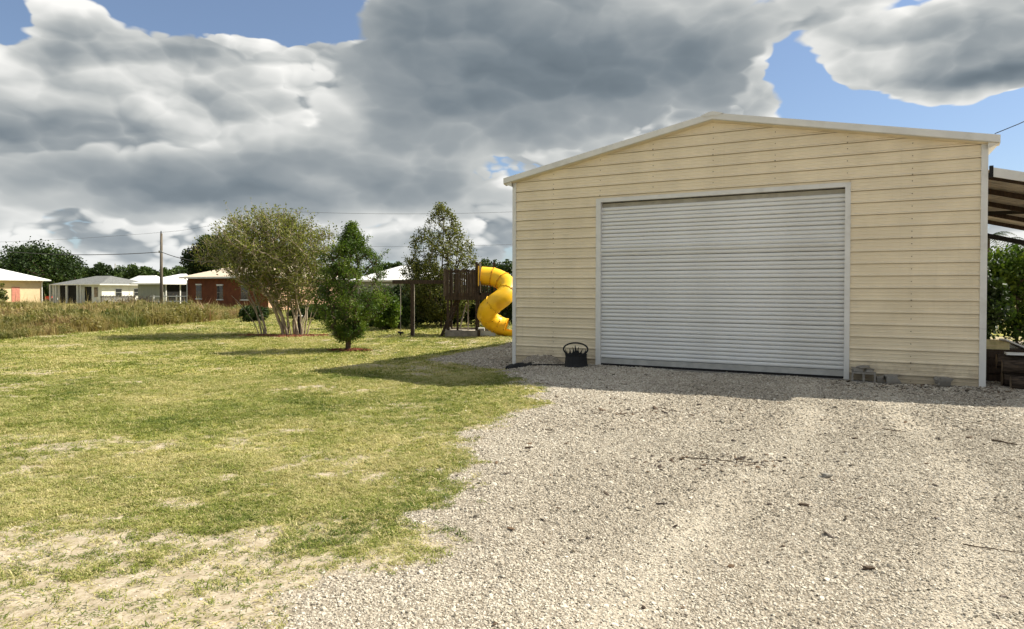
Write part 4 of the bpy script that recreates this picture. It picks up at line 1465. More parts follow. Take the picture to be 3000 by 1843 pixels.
# ------------------------------------------------------------------ near trees
def crepe_myrtle():
    rng = np.random.default_rng(4)
    Y = 26.4
    X = px(805, Y)
    o = thing('crepe_myrtle', 'broad olive crepe myrtle with many pale bare stems', 'tree', (X, Y, gz1(X, Y)))
    S = 1950 / Y
    base = [(-0.52, 0.0), (-0.42, 0.15), (-0.36, -0.1), (-0.48, 0.1), (0.36, 0.0), (0.44, 0.2), (0.55, -0.15), (0.70, 0.25), (0.82, 0.0), (0.95, -0.2), (1.05, 0.2), (1.17, 0.0), (1.24, 0.15), (1.3, -0.1), (0.6, 0.3), (0.9, 0.35), (0.40, -0.2), (0.76, -0.3), (1.12, -0.25), (-0.56, -0.12)]
    stems = []
    for i, (bx, by) in enumerate(base):
        k = bx < 0
        tx = (bx - 0.12) * (2.6 if k else 1.15) + rng.uniform(-0.25, 0.45) if k else (bx - 0.4) * 1.9 + rng.uniform(-0.45, 0.45)
        ty = by * 3 + rng.uniform(-0.5, 0.5)
        zt = rng.uniform(1.6, 2.2)
        st = []
        for j in range(8):
            u = j / 7
            st.append((bx + (tx - bx) * u ** 1.5 + rng.normal(0, 0.022), by + (ty - by) * u ** 1.5 + rng.normal(0, 0.022), -0.05 + zt * u))
        stems.append(st)
    n = 1500
    h = rng.uniform(1.15, 4.75, n)
    zs = [1.15, 1.5, 1.9, 2.4, 2.9, 3.4, 3.9, 4.3, 4.6, 4.8]
    hw = np.interp(h, zs, [0.75, 1.15, 1.65, 2.25, 2.5, 2.6, 2.35, 1.85, 1.25, 0.6])
    cx = np.interp(h, zs, [0.55, 0.50, 0.40, 0.20, 0.05, -0.08, -0.1, -0.1, -0.1, -0.1])
    keep = rng.uniform(0, 1, n) < (hw / 2.6) ** 1.6 + 0.08
    a_ = rng.uniform(0, 2 * math.pi, n)
    q = np.sqrt(rng.uniform(0.02, 1, n)) * (0.86 + 0.16 * np.sin(a_ * 5 + h * 3))
    pts = np.stack([cx + hw * q * np.cos(a_), hw * 0.85 * q * np.sin(a_), h], 1)[keep]
    # straggling shoots out of the outline
    sh = in_ellipsoid(110, (-0.1, 0, 3.0), (2.85, 2.2, 1.95), rng, 0.92)
    sh = sh[sh[:, 2] > 2.6]
    pts = np.concatenate([pts, sh])
    nodes, par, w = skeleton(stems, pts, rng, wz=1.2, jit=0.08, origin=(0.3, 0, 1.2))
    n0 = sum(len(s) for s in stems)
    branches_obj(o, nodes, par, w, 0.0085, M['myrtle_bark'], 0.40, rmax=0.07)
    tips = nodes[n0:]
    C = np.repeat(tips, 22, 0) + rng.normal(0, 0.12, (len(tips) * 22, 3))
    # thin twigs through the crown
    k = rng.integers(0, len(tips), 3600)
    a = tips[k] + rng.normal(0, 0.03, (3600, 3))
    d = (tips[k] - np.array([0.2, 0, 1.2]))
    d /= np.linalg.norm(d, axis=1)[:, None]
    b = a + (d + rng.normal(0, 0.45, (3600, 3))) * rng.uniform(0.12, 0.34, (3600, 1))
    v, f = seg_tubes(a, b, np.full(3600, 0.006), np.full(3600, 0.003), 3)
    arr_mesh('twigs', v, f, M['myrtle_bark'], o)
    C2 = np.repeat(b, 3, 0) + rng.normal(0, 0.05, (3600 * 3, 3))
    crown_obj(o, np.concatenate([C, C2]), 0.085, M['leaf_myrtle'], rng, aspect=0.5)
    mulch_bed(px(845, Y), Y - 0.25, 2.0, 0.62, 'red brown mulch bed around the crepe myrtle stems', 11)


def mulch_bed(x, y, rx, ry, label, seed):
    rng = np.random.default_rng(seed)
    vs, fs = [], []
    n, m = 40, 7
    for i in range(m):
        u = i / (m - 1)
        for k in range(n):
            a = 2 * math.pi * k / n
            r = u * (1 + 0.16 * math.sin(3 * a + seed) + 0.09 * math.sin(7 * a))
            X, Y = x + rx * r * math.cos(a), y + ry * r * math.sin(a)
            vs.append((X, Y, gz1(X, Y) + (0.05 * (1 - u * u) + rng.uniform(0, 0.018) if u < 1 else -0.02)))
    for i in range(m - 1):
        for k in range(n):
            fs.append((i * n + k, i * n + (k + 1) % n, i * n + n + (k + 1) % n, i * n + n + k))
    mb = MB().add(vs, fs)
    for k in range(260):
        a, r = rng.uniform(0, 2 * math.pi), math.sqrt(rng.uniform(0, 1.15))
        X, Y = x + rx * r * math.cos(a), y + ry * r * math.sin(a)
        q = Matrix.Translation((X, Y, gz1(X, Y) + 0.03 + 0.02 * (r < 0.9))) @ Matrix.Rotation(rng.uniform(0, 6.3), 4, 'Z') @ Matrix.Rotation(rng.uniform(-0.5, 0.5), 4, 'Y')
        s = rng.uniform(0.5, 1.3)
        mb.box(-0.05 * s, 0.05 * s, -0.013 * s, 0.013 * s, -0.006, 0.008, q)
    tag(mb.build('mulch_bed', M['mulch']), label, 'mulch', kind='stuff')


def young_cypress():
    rng = np.random.default_rng(8)
    Y = 19.8
    X = px(1018, Y)
    o = thing('young_cypress', 'small bright green cypress standing alone on the lawn', 'tree', (X, Y, gz1(X, Y)))
    H = 3.78
    stem = [(0.02 * math.sin(i), 0.02 * math.cos(i * 2), -0.05 + H * 0.93 * i / 9 + 0.0) for i in range(10)]
    stem = [(p[0] + 0.10 * (i / 9) ** 1.5, p[1], p[2]) for i, p in enumerate(stem)]
    n = 2000
    h = rng.beta(1.05, 1.35, n) * (H - 0.26) + 0.26
    u = h / H
    prof = np.interp(u, [0.08, 0.14, 0.2, 0.28, 0.4, 0.55, 0.7, 0.85, 0.95, 1.0], [0.42, 0.60, 0.66, 0.95, 1.08, 0.98, 0.70, 0.38, 0.15, 0.04])
    a = rng.uniform(0, 2 * math.pi, n)
    lob = 0.22 + 1.45 * fbm(np.cos(a) * 1.6 + h * 0.4 + 20, h * 2.6 + np.sin(a) * 1.6 + 20, 47, 3)
    r = prof * lob * np.sqrt(rng.uniform(0.12, 1.0, n))
    pts = np.stack([0.10 * u ** 1.5 + 0.03 + r * np.cos(a), r * np.sin(a), h + 0.30 * r], 1)
    pts = pts[(fbm(pts[:, 0] * 3 + pts[:, 1] * 2 + 3, pts[:, 2] * 3 + 5, 44, 3) > 0.40) | (r < 0.3)]
    # a few long shoots
    ext = np.array([(0.55 + 0.09 * i, 0.05, 2.45 + 0.075 * i) for i in range(8)] + [(0.3 + 0.07 * i, -0.1, 2.95 + 0.09 * i) for i in range(6)] + [(-0.3 - 0.06 * i, 0.1, 2.4 + 0.10 * i) for i in range(5)]
                   + [(0.12 + 0.02 * i, 0.0, 3.4 + 0.08 * i) for i in range(6)])
    pts = np.concatenate([pts, ext])
    nodes, par, w = skeleton([stem], pts, rng, wz=0.7, jit=0.05, origin=(0, 0, 0.3))
    branches_obj(o, nodes, par, w, 0.0045, M['bark'], 0.40, 'trunk', rmax=0.085)
    tips = nodes[len(stem):]
    C = np.repeat(tips, 22, 0) + rng.normal(0, 1, (len(tips) * 22, 3)) * np.array([0.062, 0.062, 0.050])
    tint = 0.5 + 0.2 * np.sin(np.repeat(tips[:, 0] * 6 + tips[:, 2] * 5, 22))
    crown_obj(o, C, 0.060, M['leaf_bright'], rng, aspect=0.42, tint=tint)
    mulch_bed(X + 0.08, Y - 0.05, 0.60, 0.30, 'red brown mulch ring around the young cypress', 5)


def sparse_tree():
    rng = np.random.default_rng(15)
    Y = 32.0
    X = px(1292, Y)
    o = thing('sparse_tree', 'tall sparse olive tree behind the play fort, sky between its branches', 'tree', (X, Y, gz1(X, Y)))
    st = [[(0.0, 0, 0), (0.02, 0, 1.0), (-0.05, 0, 2.0), (0.05, 0.05, 3.0), (0.1, 0, 4.2), (0.12, 0, 5.2)],
          [(0.03, 0, 0.6), (-0.5, 0.1, 2.2), (-0.8, 0.1, 3.4), (-0.95, 0.1, 4.5)], [(0.03, 0, 0.8), (0.55, -0.1, 2.2), (0.75, -0.1, 3.2), (0.8, 0, 4.2)]]
    n = 1150
    h = 0.5 + 5.4 * rng.beta(1.0, 1.25, n)
    prof = np.interp(h, [0.7, 1.5, 2.6, 3.6, 4.4, 5.0, 5.5, 5.9], [1.0, 1.75, 1.85, 1.7, 1.35, 0.9, 0.55, 0.2])
    a = rng.uniform(0, 2 * math.pi, n)
    r = prof * np.sqrt(rng.uniform(0.03, 1, n))
    pts = np.stack([r * np.cos(a), r * np.sin(a) * 0.8, h], 1)
    keep = (fbm(pts[:, 0] * 1.6 + 7, pts[:, 2] * 1.6, 4, 3) > 0.45) | (rng.uniform(0, 1, n) > 0.75)
    pts = pts[keep]
    nodes, par, w = skeleton(st, pts, rng, wz=1.3, origin=(0, 0, 0.8))
    branches_obj(o, nodes, par, w, 0.006, M['bark'], 0.42, 'trunk', rmax=0.10)
    tips = nodes[16:]
    k = np.where(tips[:, 2] < 3.2, 44, 17)
    C = np.repeat(tips, k, 0)
    C = C + rng.normal(0, 0.10, C.shape)
    crown_obj(o, C, 0.10, M['leaf_olive'], rng, aspect=0.5)


def clump_tree(name, label, X, Y, H, Wd, m, seed, leaves=7000, size=0.35, trunk=0.25, base=0.25, bumps=46, group=None, depth=None, bark='bark', flat=0.9):
    """dense broadleaf: many small leaf clumps filling a dome"""
    rng = np.random.default_rng(seed)
    o = thing(name, label, 'tree' if H > 2.6 else 'shrub', (X, Y, gz1(X, Y)), 0, group)
    R = Wd / 2
    dp = depth if depth else R
    zb = H * base
    cz, rz = (H + zb) / 2, (H - zb) / 2
    cs = in_ellipsoid(bumps, (0, 0, cz), (R * 0.80, dp * 0.80, rz * 0.82), rng, 0.62)
    cs = cs[cs[:, 2] > zb]
    cs = np.concatenate([cs, in_ellipsoid(max(4, bumps // 5), (0, 0, cz), (R * 0.5, dp * 0.5, rz * 0.5), rng, 0.1)])
    cr = R * rng.uniform(0.17, 0.32, len(cs))
    if trunk > 0:
        st = [[(0, 0, -0.1), (0.03 * R, 0, zb * 0.6), (0, 0.03 * R, max(zb, 0.2)), (0.0, 0.0, cz)]]
        nodes, par, w = skeleton(st, cs, rng, wz=0.8, origin=(0, 0, zb))
        branches_obj(o, nodes, par, w, trunk * 0.16, M[bark], 0.45, 'trunk', rmax=trunk)
    per = np.maximum(8, (leaves * cr ** 2 / (cr ** 2).sum())).astype(int)
    idx = np.repeat(np.arange(len(cs)), per)
    d = rng.normal(size=(len(idx), 3))
    d /= np.linalg.norm(d, axis=1)[:, None]
    q = rng.uniform(0.25, 1, len(idx)) ** 0.45
    C = cs[idx] + d * (q * cr[idx])[:, None] * np.array([1, 1, flat]) + rng.normal(0, 0.03 * R, (len(idx), 3))
    C[:, 2] = np.maximum(C[:, 2], 0.02)
    tint = rng.uniform(0.25, 0.75, len(cs))[idx]
    crown_obj(o, C, size, m, rng, aspect=0.7, tint=tint)
    return o


crepe_myrtle()
young_cypress()
sparse_tree()


def far_trees():
    D, Mi, B = M['leaf_dark'], M['leaf_mid'], M['leaf_bright']
    Y = 106
    clump_tree('oak_tree', 'huge dark domed oak behind the cream house', px(110, Y), Y, pz(722, Y) + 0.1, 14.5, D, 1, 34000, 0.36, 0.45, 0.10, 130)
    Y = 112
    clump_tree('oak_tree', 'dark oak cut by the left edge beyond the cream house roof', px(-20, Y), Y, pz(765, Y), 9.0, D, 2, 12000, 0.4, 0.35, 0.15, 50)
    Y = 74
    clump_tree('oak_tree', 'dense dark green tree behind the left of the brick house', px(628, Y), Y, pz(690, Y) + 0.2, 6.4, D, 3, 20000, 0.24, 0.3, 0.2, 64)
    Y = 76
    clump_tree('oak_tree', 'dark tree rising behind the brick house roof beyond the crepe myrtle', px(800, Y), Y, pz(715, Y), 9.0, D, 4, 16000, 0.26, 0.3, 0.2, 60)
    # line of trees on the horizon
    rows = [(205, 150, 792, 90, ''), (250, 160, 780, 100, ''), (318, 165, 786, 100, ''), (288, 150, 770, 80, ''), (365, 170, 796, 110, ''), (410, 150, 775, 85, ''), (450, 158, 784, 90, ''), (485, 150, 780, 80, ''),
            (525, 155, 774, 90, ''), (565, 150, 785, 90, ''), (340, 158, 784, 90, ''), (430, 165, 786, 90, ''), (545, 160, 778, 90, ''), (1105, 130, 784, 90, ''), (1150, 120, 764, 100, ''), (1210, 125, 775, 100, ''), (940, 140, 780, 110, ''), (1020, 140, 784, 110, ''), (700, 150, 790, 110, ''), (150, 150, 790, 100, '')]
    where = ['first tree right of the huge oak, in the far line', 'far tree above the left end of the shingle roof', 'far tree below the thin mast', 'taller far tree left of the thin mast', 'low far tree above the right end of the shingle roof',
             'far tree above the distant white roof', 'far tree just left of the left utility pole', 'far tree right behind the left utility pole', 'far tree left of the dense dark tree', 'far tree touching the dense dark tree', 'far tree just right of the thin mast', 'far tree left of the left pole, behind the white roof', 'far tree second from the dense dark tree',
             'far tree beside the young cypress top, left one', 'taller far tree above the grey house white roof', 'far tree above the grey house, next to the sparse tree', 'far tree between crepe myrtle and young cypress', 'far tree hidden largely by the young cypress',
             'far tree hidden largely by the brick house', 'far tree hidden largely by the huge oak']
    for i, (p, Y, top, w, _) in enumerate(rows):
        clump_tree('distant_tree', where[i], px(p, Y), Y, pz(top, Y), w * 1.25 / 1950 * Y, Mi if i % 3 else D, 30 + i, 8000, 0.50, 0.3, 0.0, 40, 'far tree line')
    # trees and shrubs beyond the play fort
    Y = 44
    clump_tree('broadleaf_tree', 'dark green tree behind the top of the yellow slide', px(1478, Y), Y, pz(728, Y), 3.2, D, 61, 5000, 0.17, 0.16, 0.1, 44)
    Y = 46
    clump_tree('broadleaf_tree', 'smaller green tree between the sparse tree and the slide', px(1418, Y), Y, pz(748, Y), 2.4, Mi, 62, 3000, 0.16, 0.12, 0.1, 34)
    sh = [(1120, 29.5, 852, 1.5, B, 'bright leafy shrub just right of the young cypress'), (1165, 31, 868, 1.5, Mi, 'mid green shrub behind the disc swing'), (1250, 33.5, 870, 2.0, D, 'dark shrub left of the play fort foot'),
          (1310, 33.5, 862, 2.0, D, 'dark shrub behind the play fort posts'), (1365, 34, 858, 2.0, D, 'dark shrub behind the middle of the play fort'), (1430, 34, 850, 2.2, D, 'dark shrub behind the yellow slide'),
          (1490, 34, 800, 2.4, D, 'tall dark shrub between slide and garage'), (1085, 33, 900, 1.4, Mi, 'low green shrub right behind the young cypress'), (965, 40, 905, 2.2, Mi, 'low green shrub seen right of the crepe myrtle stems'), (905, 42, 912, 2.2, D, 'low dark shrub seen through the crepe myrtle stems'),
          (1208, 35, 880, 1.9, Mi, 'green shrub directly behind the swing post'), (745, 38, 900, 1.6, D, 'dark shrub by the brick house left of the stems')]
    for i, (p, Y, top, w, m, l) in enumerate(sh):
        clump_tree('shrub', l, px(p, Y), Y, min(2.6, max(0.8, (pz(top, Y) + 0.1) * (1.3 if p > 1200 else 1.0))), w * 1.25, m, 80 + i, 6500, 0.11, 0.03, 0.02, 56, depth=0.8)
    for i, (p, l) in enumerate(((1180, 'dark back row shrub left of the swing post'), (1270, 'dark back row shrub between swing post and fort'), (1345, 'dark back row shrub behind the fort left half'), (1415, 'dark back row shrub behind the fort right half'), (1480, 'dark back row shrub beside the garage wall'))):
        clump_tree('shrub', l, px(p, 38), 38, 2.3, 2.6, D, 140 + i, 6000, 0.13, 0.03, 0.02, 56, depth=0.9)
    f = thing('flowering_bush', 'small bush with two white blossoms left of the disc swing', 'shrub', (px(1130, 30.2), 30.2, gz1(px(1130, 30.2), 30.2)))
    rng = np.random.default_rng(9)
    crown_obj(f, in_ellipsoid(900, (0, 0, 0.3), (0.4, 0.3, 0.32), rng, 0.3), 0.09, D, rng)
    for dx in (-0.09, 0.10):
        MB().lathe([(0, 0.0), (0.05, 0.01), (0.065, 0.05), (0.04, 0.09), (0, 0.08)], 8, Matrix.Translation((dx, -0.32, 0.42))).build('blossom', M['whitewall'], f)
    # dead brush heap in the field
    Y = 58
    b = thing('brush_heap', 'dark dead brush heap in the weeds left of the pole', 'brush', (px(405, Y), Y, gz1(px(405, Y), Y)))
    n = 700
    a = in_ellipsoid(n, (0, 0, 0.35), (1.3, 1.0, 0.45), rng, 0.1)
    d = rng.normal(size=(n, 3)) * np.array([0.5, 0.4, 0.35])
    d[:, 2] = np.abs(d[:, 2])
    v, f2 = seg_tubes(a, a + d, np.full(n, 0.022), np.full(n, 0.008), 3)
    arr_mesh('branches', v, f2, M['bark'], b)
    crown_obj(b, in_ellipsoid(900, (-0.3, 0, 0.35), (0.9, 0.7, 0.4), rng, 0.1), 0.12, M['dry'], rng, 'dead_leaves')
    # leafy sapling at the left edge
    clump_tree('sapling', 'thin pale green sapling cut by the left edge of the field', px(0, 45), 45, 2.4, 1.3, M['leaf_olive'], 71, 900, 0.14, 0.04, 0.1, 20)
    # right of the garage: hedge, palms
    hs = [(12.7, 18.6, 2.7, 2.2, 'lowest leafy hedge shrub, touching the garage trim in view'), (13.1, 20.5, 3.0, 2.6, 'leafy green hedge shrub right beside the garage wall'), (15.2, 20.0, 3.3, 2.8, 'leafy green hedge shrub at the right edge'),
          (14.2, 22.5, 3.9, 3.0, 'taller leafy shrub behind the hedge beside the garage'), (17.5, 21.0, 3.2, 3.2, 'leafy hedge shrub mostly beyond the right edge')]
    for i, (x, y, h, w, l) in enumerate(hs):
        clump_tree('hedge_shrub', l, x, y, h, w, (D, Mi, B, Mi, D)[i], 120 + i, 9000, 0.115, 0.04, 0.02, 70, depth=1.0)
    for i, (p, Y, top, l) in enumerate(((2888, 27, 690, 'small palm with drooping fronds just right of the garage wall'), (3010, 27, 700, 'small palm with drooping fronds at the right edge'))):
        X = px(p, Y)
        H = pz(top, Y)
        o = thing('palm_tree', l, 'palm', (X, Y, gz1(X, Y)), 0, 'palms beyond the hedge')
        MB().tube([(0, 0, -0.1), (0.05, 0, H * 0.5), (0, 0, H)], [0.16, 0.13, 0.12], 9).build('trunk', M['bark'], o)
        rg = random.Random(i)
        for k in range(13):
            a = 2 * math.pi * k / 13 + rg.uniform(-0.2, 0.2)
            el = rg.uniform(0.0, 1.0)
            L = rg.uniform(0.9, 1.25)
            mb = MB()
            pts = []
            for j in range(7):
                u = j / 6
                r = L * u
                pts.append(Vector((math.cos(a) * r * math.cos(el * 0.6), math.sin(a) * r * math.cos(el * 0.6), H + L * u * math.sin(el) - 0.75 * L * u * u)))
            mb.tube(pts, [0.014 - 0.0017 * j for j in range(7)], 4)
            side = Vector((-math.sin(a), math.cos(a), 0))
            for j in range(1, 7):
                for t in (0.0, 0.5):
                    p0 = pts[j - 1].lerp(pts[j], t + 0.25)
                    for sg in (-1, 1):
                        ln = 0.34 * math.sin(math.pi * (0.15 + 0.8 * (j + t) / 7))
                        e = p0 + side * sg * ln + (pts[j] - pts[j - 1]).normalized() * ln * 0.6 + Vector((0, 0, -0.35 * ln))
                        wv = (pts[j] - pts[j - 1]).normalized() * 0.022
                        mb.add([p0 - wv, p0 + wv, e], [(0, 1, 2)])
            fr = mb.build('frond', D, o)
            at = fr.data.attributes.new('tint', 'FLOAT', 'POINT')
            at.data.foreach_set('value', [rg.uniform(0.3, 0.8)] * len(fr.data.vertices))


far_trees()


# ------------------------------------------------------------------ scattered ground cover
def proto_collection(name, meshes):
    c = bpy.data.collections.new(name)
    for i, me in enumerate(meshes):
        o = bpy.data.objects.new('%s_%02d' % (name, i), me)
        c.objects.link(o)
    return c


def scatter(name, P, rot, scl, tint, idx, protos):
    me = bpy.data.meshes.new(name)
    n = len(P)
    me.vertices.add(n)
    me.vertices.foreach_set('co', np.ascontiguousarray(P, dtype=np.float32).ravel())
    for an, ty, key, val in (('rot', 'FLOAT_VECTOR', 'vector', rot), ('scl', 'FLOAT_VECTOR', 'vector', scl), ('tint', 'FLOAT', 'value', tint)):
        at = me.attributes.new(an, ty, 'POINT')
        at.data.foreach_set(key, np.ascontiguousarray(val, dtype=np.float32).ravel())
    at = me.attributes.new('idx', 'INT', 'POINT')
    at.data.foreach_set('value', np.ascontiguousarray(idx, dtype=np.int32))
    me.update()
    o = bpy.data.objects.new(name, me)
    col.objects.link(o)
    ng = bpy.data.node_groups.new(name + '_scatter', 'GeometryNodeTree')
    ng.interface.new_socket('Geometry', in_out='INPUT', socket_type='NodeSocketGeometry')
    ng.interface.new_socket('Geometry', in_out='OUTPUT', socket_type='NodeSocketGeometry')
    nd, lk = ng.nodes, ng.links
    gi, go = nd.new('NodeGroupInput'), nd.new('NodeGroupOutput')
    ip = nd.new('GeometryNodeInstanceOnPoints')
    ci = nd.new('GeometryNodeCollectionInfo')
    ci.inputs[0].default_value = protos
    ci.inputs['Separate Children'].default_value = True
    ci.inputs['Reset Children'].default_value = True

    def na(nm, ty):
        q = nd.new('GeometryNodeInputNamedAttribute')
        q.data_type = ty
        q.inputs[0].default_value = nm
        return q.outputs[0]
    er = nd.new('FunctionNodeEulerToRotation')
    lk.new(na('rot', 'FLOAT_VECTOR'), er.inputs[0])
    lk.new(gi.outputs[0], ip.inputs['Points'])
    lk.new(ci.outputs[0], ip.inputs['Instance'])
    ip.inputs['Pick Instance'].default_value = True
    lk.new(na('idx', 'INT'), ip.inputs['Instance Index'])
    lk.new(er.outputs[0], ip.inputs['Rotation'])
    lk.new(na('scl', 'FLOAT_VECTOR'), ip.inputs['Scale'])
    lk.new(ip.outputs[0], go.inputs[0])
    md = o.modifiers.new('scatter', 'NODES')
    md.node_group = ng
    return o


def tuft_mesh(seed, blades, hmin, hmax, spread, lean, width, m, name):
    rng = random.Random(seed)
    vs, fs = [], []
    for _ in range(blades):
        a = rng.uniform(0, 2 * math.pi)
        r = spread * math.sqrt(rng.random())
        b = Vector((r * math.cos(a), r * math.sin(a), -0.004))
        da = rng.uniform(0, 2 * math.pi)
        d = Vector((math.cos(da), math.sin(da), 0))
        h = rng.uniform(hmin, hmax)
        ln = lean * rng.uniform(0.3, 1.2)
        s = Vector((-d.y, d.x, 0)) * width * rng.uniform(0.6, 1.2)
        m1 = b + d * ln * h * 0.35 + Vector((0, 0, h * 0.6))
        t = b + d * ln * h * 1.1 + Vector((0, 0, h * (1.0 - 0.35 * ln)))
        o = len(vs)
        vs += [b - s, b + s, m1 + s * 0.7, m1 - s * 0.7, t]
        fs += [(o, o + 1, o + 2, o + 3), (o + 3, o + 2, o + 4)]
    me = bpy.data.meshes.new(name)
    me.from_pydata([tuple(v) for v in vs], [], fs)
    me.materials.append(m)
    return me


def stone_mesh(seed, m):
    import bmesh
    rng = random.Random(seed)
    bm = bmesh.new()
    bmesh.ops.create_icosphere(bm, subdivisions=1, radius=1.0)
    for v in bm.verts:
        v.co *= rng.uniform(0.72, 1.18)
        v.co.z *= 0.62
    me = bpy.data.meshes.new('stone_piece')
    bm.to_mesh(me)
    bm.free()
    me.materials.append(m)
    return me


def view_points(rng, n, y0, y1, x_l=0.82, x_r=0.82, power=1.0):
    """random ground points inside a wedge wider than the view, from y0 to y1"""
    u = rng.uniform(0, 1, n)
    Y = np.sqrt(y0 ** 2 + u * (y1 ** 2 - y0 ** 2))
    lo, hi = -x_l * Y - (1.0 if x_l > 0.5 else 0.0), x_r * Y + (1.0 if x_r > 0.5 else 0.0)
    X = lo + rng.uniform(0, 1, n) * (hi - lo)
    return X, Y


def build_lawn():
    rng = np.random.default_rng(100)
    gm = leaf_mat('lawn_grass', (0.068, 0.112, 0.011), (0.235, 0.262, 0.052), (0.53, 0.465, 0.23), 0.28, True)
    protos = proto_collection('grass_tuft', [tuft_mesh(i, 13, 0.012, 0.042, 0.045, 1.35, 0.0032, gm, 'tuft') for i in range(6)]
                              + [tuft_mesh(20 + i, 20, 0.015, 0.05, 0.12, 1.2, 0.008, gm, 'tuft') for i in range(4)])
    Ps, ss, ii = [], [], []
    for y0, y1, dens, s0, far in ((2.6, 7.0, 1850, 0.95, 0), (7.0, 14.0, 560, 1.25, 0), (14.0, 27.0, 85, 1.1, 1), (27.0, 62.0, 18, 1.9, 1)):
        area = 0.82 * (y1 ** 2 - y0 ** 2)
        X, Y = view_points(rng, int(area * dens), y0, y1, 0.82, 0.30 if y0 < 20 else 0.12)
        # area of the wedge is not symmetric; thin to the asked density
        g, d = masks(X, Y)
        t, s = to_gar(X, Y)
        keep = rng.uniform(0, 1, len(X)) < np.clip(d, 0, 1) ** 1.4 + 0.015
        keep &= ~((t > -0.1) & (s > 0.0) & (t < 14) & (s < 11))
        keep &= ~((Y > 15) & in_field(X, Y))
        keep &= (g < 0.75)
        X, Y = X[keep], Y[keep]
        Ps.append(np.stack([X, Y, gz(X, Y)], 1))
        ss.append(s0 * rng.uniform(0.7, 1.3, len(X)))
        ii.append(rng.integers(6, 10, len(X)) if far else rng.integers(0, 6, len(X)))
    nlive = sum(len(q) for q in Ps)
    # dead clippings and thatch lying flat where the turf is thin
    X, Y = view_points(rng, 60000, 2.6, 11.0, 0.82, 0.15)
    g, d = masks(X, Y)
    k = (rng.uniform(0, 1, len(X)) < 0.26) & (g < 0.5)
    X, Y = X[k], Y[k]
    Ps.append(np.stack([X, Y, gz(X, Y)], 1))
    ss.append(rng.uniform(0.7, 1.3, len(X)))
    ii.append(rng.integers(0, 6, len(X)))
    P, s, idx = np.concatenate(Ps), np.concatenate(ss), np.concatenate(ii)
    n = len(P)
    flat = np.arange(n) >= nlive
    rot = np.stack([rng.normal(0, 0.15, n), rng.normal(0, 0.15, n), rng.uniform(0, 6.28, n)], 1)
    scl = np.stack([s, s, s * rng.uniform(0.45, 1.0, n) * np.where(flat, 0.35, 1.0)], 1)
    patch = 0.6 * fbm(P[:, 0] * 0.7, P[:, 1] * 0.7, 51, 4) + 0.4 * fbm(P[:, 0] * 2.5, P[:, 1] * 2.5, 52, 3)
    lush = np.exp(-((P[:, 0] + 1.1) / 0.6) ** 2 - ((P[:, 1] - 5.4) / 1.0) ** 2)
    tint = 0.52 + (patch - 0.5) * 1.6 + rng.normal(0, 0.17, n) - 0.22 * lush
    dry = rng.uniform(0, 1, n) < 0.10 + 0.30 * sstep(fbm(P[:, 0] * 0.9, P[:, 1] * 0.9, 57, 3), 0.45, 0.7)
    tint = np.where(dry, rng.uniform(0.8, 1.0, n), tint)
    tint = np.where(flat, np.where(rng.uniform(0, 1, n) < 0.45, rng.uniform(0.0, 0.4, n), rng.uniform(0.6, 1.0, n)), tint)
    o = scatter('lawn_grass', P, rot, scl, np.clip(tint, 0, 1), idx, protos)
    tag(o, 'short patchy yellow green lawn grass', 'grass', kind='stuff')
    print('grass', n)


FX = [-140, px(0, 23.6), px(250, 28), px(480, 33), px(600, 38), px(745, 43)]
FYY = [14, 23.6, 28, 33, 38, 43]


def in_field(X, Y):
    """tall weeds: beyond a slanting front edge, left of the brick house"""
    yf = np.interp(X, FX, FYY) + (fbm(X * 0.5, Y * 0.5, 63, 3) - 0.5) * 2.0
    col_px = 1500 + X / Y * 1950
    return (Y > yf) & (X < px(765, 46) + 2.0 * (fbm(Y * 0.4, X * 0.4, 64, 2) - 0.5)) & (col_px < 800) & (Y < np.where(col_px > 520, 52, 60))


def leafy_mesh(seed, m):
    rng = np.random.default_rng(seed)
    C = in_ellipsoid(120, (0, 0, 0.24), (0.26, 0.26, 0.24), rng, 0.2)
    v, f = leaf_quads(C, 0.10, rng, 0.5)
    me = bpy.data.meshes.new('weed_leaves')
    me.from_pydata(v.tolist(), [], f.tolist())
    me.materials.append(m)
    return me


